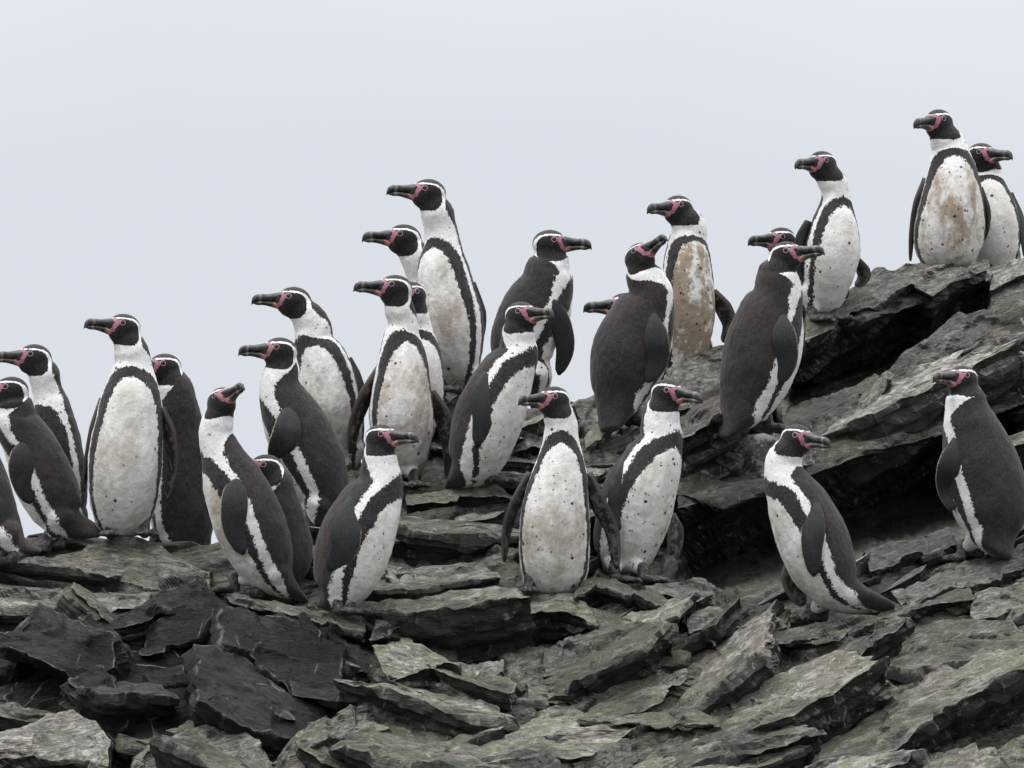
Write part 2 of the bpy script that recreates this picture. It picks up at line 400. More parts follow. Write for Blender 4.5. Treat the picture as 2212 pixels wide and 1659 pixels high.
    base = n.mix(spk_w, base, n.mix(n.ss(n.math('ADD', n.math('MULTIPLY', streak, .6), n.math('MULTIPLY', fine, .4)), .50, .70), (0.001, 0.0013, 0.0016), (0.030, 0.033, 0.032)))
    base = n.mix(n.math('MULTIPLY', vn, n.math('MULTIPLY', wa, .7)), base, (0.40, 0.39, 0.36))
    base = n.mix(n.math('MULTIPLY', wear, n.math('SUBTRACT', .62, n.math('MULTIPLY', wa, .18))), base, n.mix(fine, (0.20, 0.19, 0.165), (0.50, 0.48, 0.42)))
    h = n.math('ADD', n.math('ADD', n.math('MULTIPLY', streak, 1.3), n.math('MULTIPLY', ck, -.5)), n.math('ADD', n.math('MULTIPLY', fine, 0.6), n.math('MULTIPLY', n.noise(st(1, 1, 2.2), 340, 3, 0.8), 0.16)))
    n.bump(h, 1.0, 0.013)
    rg = n.mix(n.math('MAXIMUM', wa, wet), (0.60, 0.60, 0.60), (0.42, 0.42, 0.42))
    return n.fin(base, rg, 0.35)

M = dict(plum=plumage(), ubill=bill_mat(False), lbill=bill_mat(True), flip=flipper_mat(), foot=foot_mat(),
         eye=flat_mat('eye_iris', (0.020, 0.010, 0.006), 0.25, 0.5, 0.0), ring=flat_mat('eye_ring_skin', (0.48, 0.30, 0.36), 0.5),
         claw=flat_mat('claw_horn', (0.02, 0.018, 0.016), 0.4))
ROCK = {}
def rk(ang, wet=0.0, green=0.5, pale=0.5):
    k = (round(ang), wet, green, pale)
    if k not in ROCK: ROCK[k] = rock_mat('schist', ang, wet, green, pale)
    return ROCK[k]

# ------------------------------------------------------------------ ground, sea-side base
def base_depth(x, y):
    return 18.9 + (1659.0 - np.asarray(y, float)) / 1000.0 * 2.2

SKX = [-900,-300,0,110,200,290,345,450,540,640,700,760,880,940,985,1040,1100,1180,1245,1285,1330,1430,1448,1566,1742,1823,1883,1995,2120,2212,2400,3200]
SKY = [1250,1208,1180,1152,1154,1166,1170,1164,1140,1096,1078,1020,940,885,858,856,868,884,882,866,884,824,800,752,682,632,606,578,570,556,520,420]
def dip_at(x):
    return np.radians(np.interp(x, [-300, 300, 700, 1000, 1250, 1500, 2300], [-6, -10, -18, 4, 14, 24, 28]))

def bedframe(ang):
    a = RT * np.cos(ang)[..., None] + np.array([0, 0, 1.0]) * np.sin(ang)[..., None]
    n_ = -RT * np.sin(ang)[..., None] + np.array([0, 0, 1.0]) * np.cos(ang)[..., None]
    dp = np.array([0, 1.0, 0]) * np.ones_like(a)
    return a, n_, dp

def relief(V, ang, seed, amp=1.0, ledge=1.0):
    a, n_, dp = bedframe(ang)
    w = 0.05 * np.stack([fbm(V * 4 + 3, 2, seed + 50), fbm(V * 4 + 31, 2, seed + 51), fbm(V * 4 + 77, 2, seed + 52)], 1)
    W = V + w + 0.005 * np.stack([fbm(V * 13 + 5, 2, seed + 60), fbm(V * 13 + 9, 2, seed + 61), fbm(V * 13 + 13, 2, seed + 62)], 1)
    s, t, d = (W * a).sum(1), (W * n_).sum(1), (W * dp).sum(1)
    q = np.stack([s, t, d], 1)
    r = 0.016 * facets(q / np.array([.40, .17, .32]) + seed, seed + 1, 1.1, .17)
    msk = .25 + .75 * sstep(fbm(V * 3.3, 2, seed + 9), -.3, .3)
    r = r + (0.002 + 0.007 * msk) * facets(q / np.array([.13, .055, .12]) + seed, seed + 2, 0.9, .14)
    r = r + (0.0012 + 0.0042 * msk) * facets(q / np.array([.060, .013, .050]) + seed, seed + 3, 0.7)
    r = r + 0.0035 * fbm(q * np.array([10, 30, 10]), 3, seed + 4)
    tw = t + 0.05 * fbm(V * 2.1, 2, seed + 70) + .005 * fbm(V * 11, 2, seed + 71)
    def saw(L, sd):
        z = tw / L; k = np.floor(z).astype(np.int64); f = z - k
        hh = _r(_hash(k, k * 0, k * 0, sd), 2)
        wd = .014 / L
        return np.where(f < wd, f / wd, (1 - f) / (1 - wd)) * (.35 + .65 * hh)
    m1 = sstep(fbm(np.stack([s * 1.8, t * 4, d * 1.8], 1), 2, seed + 72), -.05, .3); m2 = sstep(fbm(np.stack([s * 4, t * 10, d * 4], 1), 2, seed + 73), 0, .4)
    r = r + ledge * (0.020 * m1 * (saw(.15, seed + 74) - .4) + 0.008 * m2 * (saw(.047, seed + 75) - .4))
    return r * amp

def terrain():
    xs = np.concatenate([np.arange(-900, -60, 24), np.arange(-60, 2280, 4.2), np.arange(2280, 3200, 24)])
    sky = np.interp(xs, SKX, SKY)
    Ys = []; Ds = []
    tin = np.linspace(0, 1, 280)
    for k, x in enumerate(xs):
        top = sky[k]; y = top + (1760 - top) * tin
        Ys.append(y); Ds.append(base_depth(x, y) + 0.085)
    Y = np.array(Ys); D = np.array(Ds); X = np.repeat(xs[:, None], Y.shape[1], 1)
    # deep recesses under the overhanging slabs
    def hollow(poly, dep, soft=44):
        nonlocal D
        px = np.array([p[0] for p in poly]); y0 = np.interp(X, px, [p[1] for p in poly]); y1 = np.interp(X, px, [p[2] for p in poly])
        m = sstep(X, px[0], px[0] + soft) * (1 - sstep(X, px[-1] - soft, px[-1])) * sstep(Y, y0, y0 + soft) * (1 - sstep(Y, y1 - soft, y1))
        D = D + m * dep
    hollow([(1690,735,905),(1850,700,850),(2000,650,770),(2140,610,690)], .60, 30)
    hollow([(1455,1060,1270),(1560,1100,1310),(1690,1050,1260),(1870,980,1200),(2060,930,1150),(2260,850,1080)], .60, 34)
    hollow([(985,1360,1450),(1100,1350,1430),(1290,1340,1370)], .34, 14)
    hollow([(1450,890,960),(1690,840,950)], .4, 16)
    hollow([(1240,1590,1700),(1330,1580,1700),(1400,1570,1640)], .25, 14)
    # low undulation and ledges
    V = P(X, Y, D).reshape(-1, 3)
    D = D + (0.05 * fbm(V * 3.1, 3, 7)).reshape(D.shape)
    V = P(X, Y, D)
    # back of the ridge and foot of the slope
    n = len(xs); rows = [V[:, j] for j in range(V.shape[1])]
    first = rows[0]; back = []
    for k, (by, bz) in enumerate([(.05, -.004), (.14, -.03), (.35, -.12), (.8, -.5), (1.6, -1.6), (3.2, -3.4), (5.5, -6.5)]):
        r_ = first.copy(); r_[:, 1] += by; r_[:, 2] = np.maximum(r_[:, 2] + bz, -0.3); back.append(r_)
    last = rows[-1]; foot = []
    for t_ in (.02, .05, .1, .2, .35, .5, .7, .85, 1.0):
        r_ = last.copy(); r_[:, 1] -= 4.2 * t_; r_[:, 2] = last[:, 2] * (1 - t_) - 0.3 * t_; foot.append(r_)
    allr = back[::-1] + rows + foot
    G = np.stack(allr, 1)                              # (nx, nr, 3)
    nx, nr = G.shape[:2]; Vv = G.reshape(-1, 3)
    idx = np.arange(nx * nr).reshape(nx, nr)
    F = np.stack([idx[:-1, :-1].ravel(), idx[:-1, 1:].ravel(), idx[1:, 1:].ravel(), idx[1:, :-1].ravel()], 1)
    me = mesh_np('rock_slope', Vv, F, True)
    N = normals(me)
    N = N + np.array([0, -0.5, 0.2]); N /= np.linalg.norm(N, axis=1)[:, None]
    ang = dip_at(np.repeat(np.interp(np.arange(nx), np.arange(nx), xs)[:, None], nr, 1).ravel())
    Yg = (CY - ((Vv - CAM) @ UP) / ((Vv - CAM) @ FW) * FV); Xg = np.repeat(xs[:, None], nr, 1).ravel()
    am = 1.0 + .8 * sstep(Xg, -100, 60) * (1 - sstep(Xg, 700, 860)) * sstep(Yg, 1330, 1400)
    Vv = Vv + N * (relief(Vv, ang, 11, 1.1) * am)[:, None]
    Gs = Vv.reshape(nx, nr, 3).copy()
    Gs[1:-1, 1:-1] = .5 * Gs[1:-1, 1:-1] + .125 * (Gs[:-2, 1:-1] + Gs[2:, 1:-1] + Gs[1:-1, :-2] + Gs[1:-1, 2:])
    Vv = Gs.reshape(-1, 3)
    setverts(me, Vv)
    Xf = np.repeat(xs[:, None], nr, 1).ravel()
    Yf = (CY - ((Vv - CAM) @ UP) / ((Vv - CAM) @ FW) * FV)
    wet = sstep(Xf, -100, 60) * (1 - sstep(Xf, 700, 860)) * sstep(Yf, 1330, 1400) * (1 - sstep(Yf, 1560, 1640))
    wet = np.maximum(wet, .85 * sstep(Xf, 1440, 1500) * sstep(Yf, np.interp(Xf, [1450, 2212], [1060, 880]), np.interp(Xf, [1450, 2212], [1120, 950])) * (1 - sstep(Yf, np.interp(Xf, [1450, 2212], [1240, 1060]), np.interp(Xf, [1450, 2212], [1310, 1150]))))  # darkens the hollow under the long ledge: its shade put into the colour
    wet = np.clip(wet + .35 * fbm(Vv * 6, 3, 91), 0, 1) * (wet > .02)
    fattr(me, 'wet', wet)
    me.polygons.foreach_set('use_smooth', np.zeros(len(me.polygons), bool))
    fattr(me, 'edge', np.zeros(len(Vv)))
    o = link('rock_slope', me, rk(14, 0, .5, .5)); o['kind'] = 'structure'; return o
ROCKBASE = terrain()

def chisel(V, N, a, b, n_, seed, sc=1.0, top=None):
    """fractured-schist relief along the normals: tilted facets plus the edges of thin beds"""
    q = np.stack([V @ a, V @ n_, V @ b], 1)
    qw = q + .004 * np.stack([fbm(V * 16 + 5, 2, seed + 60), .5 * fbm(V * 16 + 9, 2, seed + 61), fbm(V * 16 + 13, 2, seed + 62)], 1)
    r = .012 * facets(qw / np.array([.26, .085, .20]) + seed, seed + 1, 1.0, .07)
    r = r + .0055 * facets(qw / np.array([.09, .034, .075]) + seed, seed + 2, 1.0, .10)
    r = r + .0020 * facets(qw / np.array([.032, .016, .028]) + seed, seed + 3, .9, .12)
    tw = q[:, 1] + .018 * fbm(V * 2.6, 2, seed + 70) + .003 * fbm(V * 14, 2, seed + 71)
    def beds(L, sd):
        z = tw / L; k = np.floor(z).astype(np.int64); f = z - k; w = sstep(f, .0, .18)
        h = lambda kk: _r(_hash(kk, kk * 0, kk * 0, sd), 2)
        return h(k) * w + h(k - 1) * (1 - w) - .5
    fr = 1.0 if top is None else (1 - .75 * top)
    r = r + fr * (.022 * beds(.034, seed + 74) + .008 * beds(.012, seed + 75))
    return V + N * (r * sc)[:, None]

def rows_mesh(name, rows, a, b, n_, seed, sc, topw, edge, wet, ang, green, pale, wetm):
    """rows: list of (M,3) closed or open strips; here open strips from back to front to foot"""
    G = np.stack(rows, 0); nr, M = G.shape[:2]; V = G.reshape(-1, 3)
    idx = np.arange(nr * M).reshape(nr, M)
    F = np.stack([idx[:-1, :-1].ravel(), idx[1:, :-1].ravel(), idx[1:, 1:].ravel(), idx[:-1, 1:].ravel()], 1).tolist()
    F.append(idx[:, 0].tolist()); F.append(idx[::-1, -1].tolist()); F.append(idx[0, ::1].tolist() if False else (idx[0, ::-1].tolist() + idx[-1, :].tolist())[::-1])
    me = mesh_np(name, V, F, True)
    return me, G

def slab(label, cat, B, F, U, ang, pop=0.03, k=1.3, m=0.8, back=0.25, wet=0.0, green=.5, pale=.5, seed=0, amp=1.0, wetattr=0.0, group=None):
    """A rock slab: B = back edge of its upper face, F = front edge, U = foot of the undercut front, all left to right in the picture."""
    L = np.array(F, float); plen = np.hypot(*np.diff(L, axis=0).T).sum() / 750.0
    M = int(np.clip(plen / .0085, 30, 190))
    def res(L):
        L = np.array(L, float); d = np.r_[0, np.cumsum(np.hypot(*np.diff(L, axis=0).T))]; t = np.linspace(0, d[-1], M)
        return np.interp(t, d, L[:, 0]), np.interp(t, d, L[:, 1])
    bx, by = res(B); fx, fy = res(F); ux, uy = res(U)
    ppm = 750.0
    tt = np.linspace(0, 1, M) * plen
    ch = facets(np.stack([tt / .11, tt * 0, tt * 0], 1) + seed * 1.3, seed + 5, 1.2, .05) * 5 + facets(np.stack([tt / .03, tt * 0, tt * 0], 1) + seed, seed + 6, 1.2, .1) * 1.8
    fy = fy + ch; uy = uy + .5 * ch; by = by + .5 * np.roll(ch, 7)
    dB = base_depth(bx, by) + 0.085 - pop - 0.02
    dF = dB - np.maximum(fy - by, 0) / ppm * k - .02
    dU = dF + np.maximum(uy - fy, 2) / ppm * m
    PB, PF, PU = P(bx, by, dB), P(fx, fy, dF), P(ux, uy, dU)
    lt = np.linalg.norm(PB - PF, axis=1).max(); lf = np.linalg.norm(PU - PF, axis=1).max()
    nt = int(np.clip(lt / .010, 4, 44)); nf = int(np.clip(lf / .0085, 4, 34))
    rows = [PB + FW * back - UP * .06, PB + FW * back * .3 - UP * .01]; tw = [0, .5]; ed = [0, 0]
    for i in range(nt): rows.append(PB + (PF - PB) * (i / nt)); tw.append(1); ed.append(.5 if i == 0 else 0)
    rows.append(PF); tw.append(.8); ed.append(1)
    for i in range(1, nf + 1): rows.append(PF + (PU - PF) * (i / nf)); tw.append(0); ed.append(0)
    rows.append(PU + FW * back * .4 + UP * .01); tw.append(0); ed.append(0)
    me, G = rows_mesh('rock', rows, None, None, None, seed, 1, tw, ed, wetattr, ang, green, pale, wet)
    an = math.radians(ang); a = RT * math.cos(an) + np.array([0, 0, 1.]) * math.sin(an)
    vec = (PB - PF).mean(0); n_ = nrm(np.cross(a, vec)); b = nrm(np.cross(n_, a))
    N = normals(me); N *= np.sign((N @ -FW + N @ UP * .5).mean()) or 1
    V = chisel(G.reshape(-1, 3), N, a, b, n_, 20 + seed * 7, amp, np.repeat(tw, M))
    c = V.mean(0); c[2] = V[:, 2].min()
    setverts(me, V - c)
    fattr(me, 'edge', np.repeat(ed, M)); fattr(me, 'wet', np.clip(wetattr + .3 * fbm(V * 7, 3, 5) * (wetattr > 0), 0, 1))
    me.polygons.foreach_set('use_smooth', np.zeros(len(me.polygons), bool))
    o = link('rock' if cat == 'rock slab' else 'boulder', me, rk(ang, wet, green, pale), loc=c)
    o['label'] = label; o['category'] = cat
    if group: o['group'] = group

def plate(cx, cy, La, Lb, T, dip, phi, seed, wet, green, pale, lift, ucut, parent):
    """one broken plate of schist with crisp edges"""
    rs = np.random.RandomState(seed)
    an = math.radians(dip); a = RT * math.cos(an) + np.array([0, 0, 1.]) * math.sin(an)
    ph = math.radians(phi); b = np.array([0, math.cos(ph), math.sin(ph)]); n_ = nrm(np.cross(a, b)); b = nrm(np.cross(n_, a))
    j = math.radians(rs.normal(0, 6)); a, n_ = math.cos(j) * a + math.sin(j) * n_, math.cos(j) * n_ - math.sin(j) * a
    j = math.radians(rs.normal(0, 12)); a, b = math.cos(j) * a + math.sin(j) * b, math.cos(j) * b - math.sin(j) * a
    c = P(cx, cy, base_depth(cx, cy) + .085) + n_ * lift
    K = rs.randint(4, 7); th = (np.arange(K) + rs.uniform(-.36, .36, K)) * 2 * math.pi / K + rs.uniform(0, 6)
    rr = rs.uniform(.62, 1.18, K); poly = np.stack([rr * np.cos(th) * La, rr * np.sin(th) * Lb], 1)
    cl = np.vstack([poly, poly[:1]]); seg = np.linalg.norm(np.diff(cl, axis=0), axis=1)
    M = int(np.clip(seg.sum() / .011, 26, 150)); cs = np.r_[0, np.cumsum(seg)]
    tq = np.sort(np.unique(np.concatenate([np.linspace(0, cs[-1], M, endpoint=False), cs[:-1]]))); M = len(tq)
    O = np.stack([np.interp(tq, cs, cl[:, 0]), np.interp(tq, cs, cl[:, 1])], 1)
    O *= (1 + .045 * facets(np.stack([tq / .05, tq * 0, tq * 0], 1) + seed % 97, seed % 991, 1.2, .1))[:, None]
    nt = int(np.clip(Lb / .012, 3, 24)); ns = int(np.clip(T / .008, 3, 18))
    rows = []; tw = []; ed = []
    for i in range(1, nt + 1):
        f = i / nt; rows.append(c + (O[:, :1] * a + O[:, 1:] * b) * f); tw.append(1 if i < nt else .8); ed.append(1 if i == nt else 0)
    sk = rs.uniform(-.25, .25)
    for i in range(1, ns + 1):
        f = i / ns; sh = 1 - .18 * f
        rows.append(c + (O[:, :1] * a + O[:, 1:] * b) * sh - n_ * T * f + b * ucut * T * f + a * sk * T * f); tw.append(0); ed.append(0)
    G = np.stack(rows, 0); nr = len(rows); idx = np.arange(nr * M).reshape(nr, M); nx = np.roll(idx, -1, 1)
    F = np.stack([idx[:-1].ravel(), idx[1:].ravel(), nx[1:].ravel(), nx[:-1].ravel()], 1).tolist()
    V = np.vstack([G.reshape(-1, 3), c[None], rows[-1].mean(0)[None]]); t0, t1 = nr * M, nr * M + 1
    F += [(t0, int(idx[0, q]), int(nx[0, q])) for q in range(M)] + [(t1, int(nx[-1, q]), int(idx[-1, q])) for q in range(M)]
    me = mesh_np('slab', V, F, True); N = normals(me)
    if (N[t0] @ n_) < 0: N = -N
    tw = np.r_[np.repeat(tw, M), 1, 0]; ed = np.r_[np.repeat(ed, M), 0, 0]
    sc = np.clip(min(Lb, T * 1.6) / .10, .3, 1.15)
    N[tw > .7] = n_
    V = chisel(V, N, a, b, n_, 300 + seed % 5000, sc, tw)
    setverts(me, V - c); fattr(me, 'edge', ed); fattr(me, 'wet', np.clip(wet + .25 * fbm(V * 7, 2, 5) * (wet > 0), 0, 1))
    me.polygons.foreach_set('use_smooth', np.zeros(len(me.polygons), bool))
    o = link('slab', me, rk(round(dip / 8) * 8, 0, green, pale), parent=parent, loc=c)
    return o

CAVES = [[(1690,735,925),(1850,700,870),(2000,650,790),(2140,610,700)], [(1455,1060,1290),(1560,1080,1320),(1690,1040,1275),(1870,970,1215),(2060,910,1165),(2260,840,1090)],
         [(985,1345,1455),(1100,1330,1440),(1300,1340,1375)], [(1450,880,965),(1690,830,955)], [(1230,1580,1710),(1330,1570,1700),(1400,1560,1640)]]
STANDS = [(104,1186),(134,1180),(238,1158),(312,1156),(336,1180),(510,1276),(562,1286),(754,1322),(893,1052),(994,846),(1028,1040),(1060,1044),(1144,1280),(1236,1272),(1327,1256),(1388,1256),(1369,903),(1656,924),(2080,1206),(2118,1198),(1781,1338),(1752,1344),(1860,1325),(1920,1322),(690,1310)]
def in_cave(x, y, pad=0):
    for c in CAVES:
        xs_ = [p[0] for p in c]
        if xs_[0] - pad < x < xs_[-1] + pad and np.interp(x, xs_, [p[1] for p in c]) - pad < y < np.interp(x, xs_, [p[2] for p in c]) + pad: return True
    return False

def scatter(parent):
    rs = np.random.RandomState(21); n = 0
    done = []
    for cls, cnt, (l0, l1), asp, (t0, t1) in (('L', 50, (.22, .42), (.36, .62), (.11, .20)), ('M', 100, (.10, .20), (.35, .65), (.05, .10)), ('S', 140, (.04, .09), (.4, .8), (.02, .05))):
        k = tries = 0
        while k < cnt and tries < 9000:
            tries += 1
            x = rs.uniform(-150, 2360); y = rs.uniform(560, 1740)
            La = rs.uniform(l0, l1); Lb = La * rs.uniform(*asp); T = rs.uniform(t0, t1)
            sk = np.interp(x, SKX, SKY)
            if y < sk + 26 + Lb * 750 * .45 + La * 750 * .12 or in_cave(x, y, Lb * 300): continue
            if any(abs(x - fx) < La * 750 * .75 + 18 and -18 - Lb * 300 < y - fy < Lb * 750 * .6 + 16 for fx, fy in STANDS): continue
            if any(c_ == cls and abs(x - px) < (La + l) * 750 * .50 and abs(y - py) < (Lb + w) * 750 * .34 for c_, px, py, l, w in done): continue
            done.append((cls, x, y, La, Lb)); k += 1
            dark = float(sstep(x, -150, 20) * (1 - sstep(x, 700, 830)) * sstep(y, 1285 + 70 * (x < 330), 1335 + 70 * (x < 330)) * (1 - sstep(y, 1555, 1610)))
            dip = float(np.degrees(dip_at(np.array([x]))[0])) + rs.normal(0, 5)
            phi = rs.uniform(8, 26) if cls != 'S' else rs.uniform(0, 35)
            if dark > .5: La *= .8; Lb *= 1.15; T *= 1.8; dip += rs.normal(0, 13); phi = rs.uniform(18, 60)
            broad = x > 1080 and y > 1430
            if x > 1440 and y < 1100:
                if cls != 'L' and rs.rand() < .55: done.append((cls, x, y, La, Lb)); continue
                phi = rs.uniform(16, 27); La *= 1.3; Lb *= 1.2; dip = 27 + rs.normal(0, 3)
            if broad:
                if cls != 'L' and rs.rand() < .62: done.append((cls, x, y, La, Lb)); continue
                phi = rs.uniform(23, 31); T *= .8
                if cls == 'L': La *= 1.5; Lb *= 1.7; T *= 1.2
            gr = float(np.clip(rs.uniform(.15, .6) + .35 * sstep(y, 1250, 1420), 0, .9)); gr = round(gr * 4) / 4
            plate(x, y, La, Lb, T, dip, phi, 1000 + n * 13, .95 * dark, gr, round(rs.uniform(.4, 1) * 2) / 2, T * (rs.uniform(.25, .6) if not broad else rs.uniform(.15, .4)), rs.uniform(.1, .6), parent); n += 1

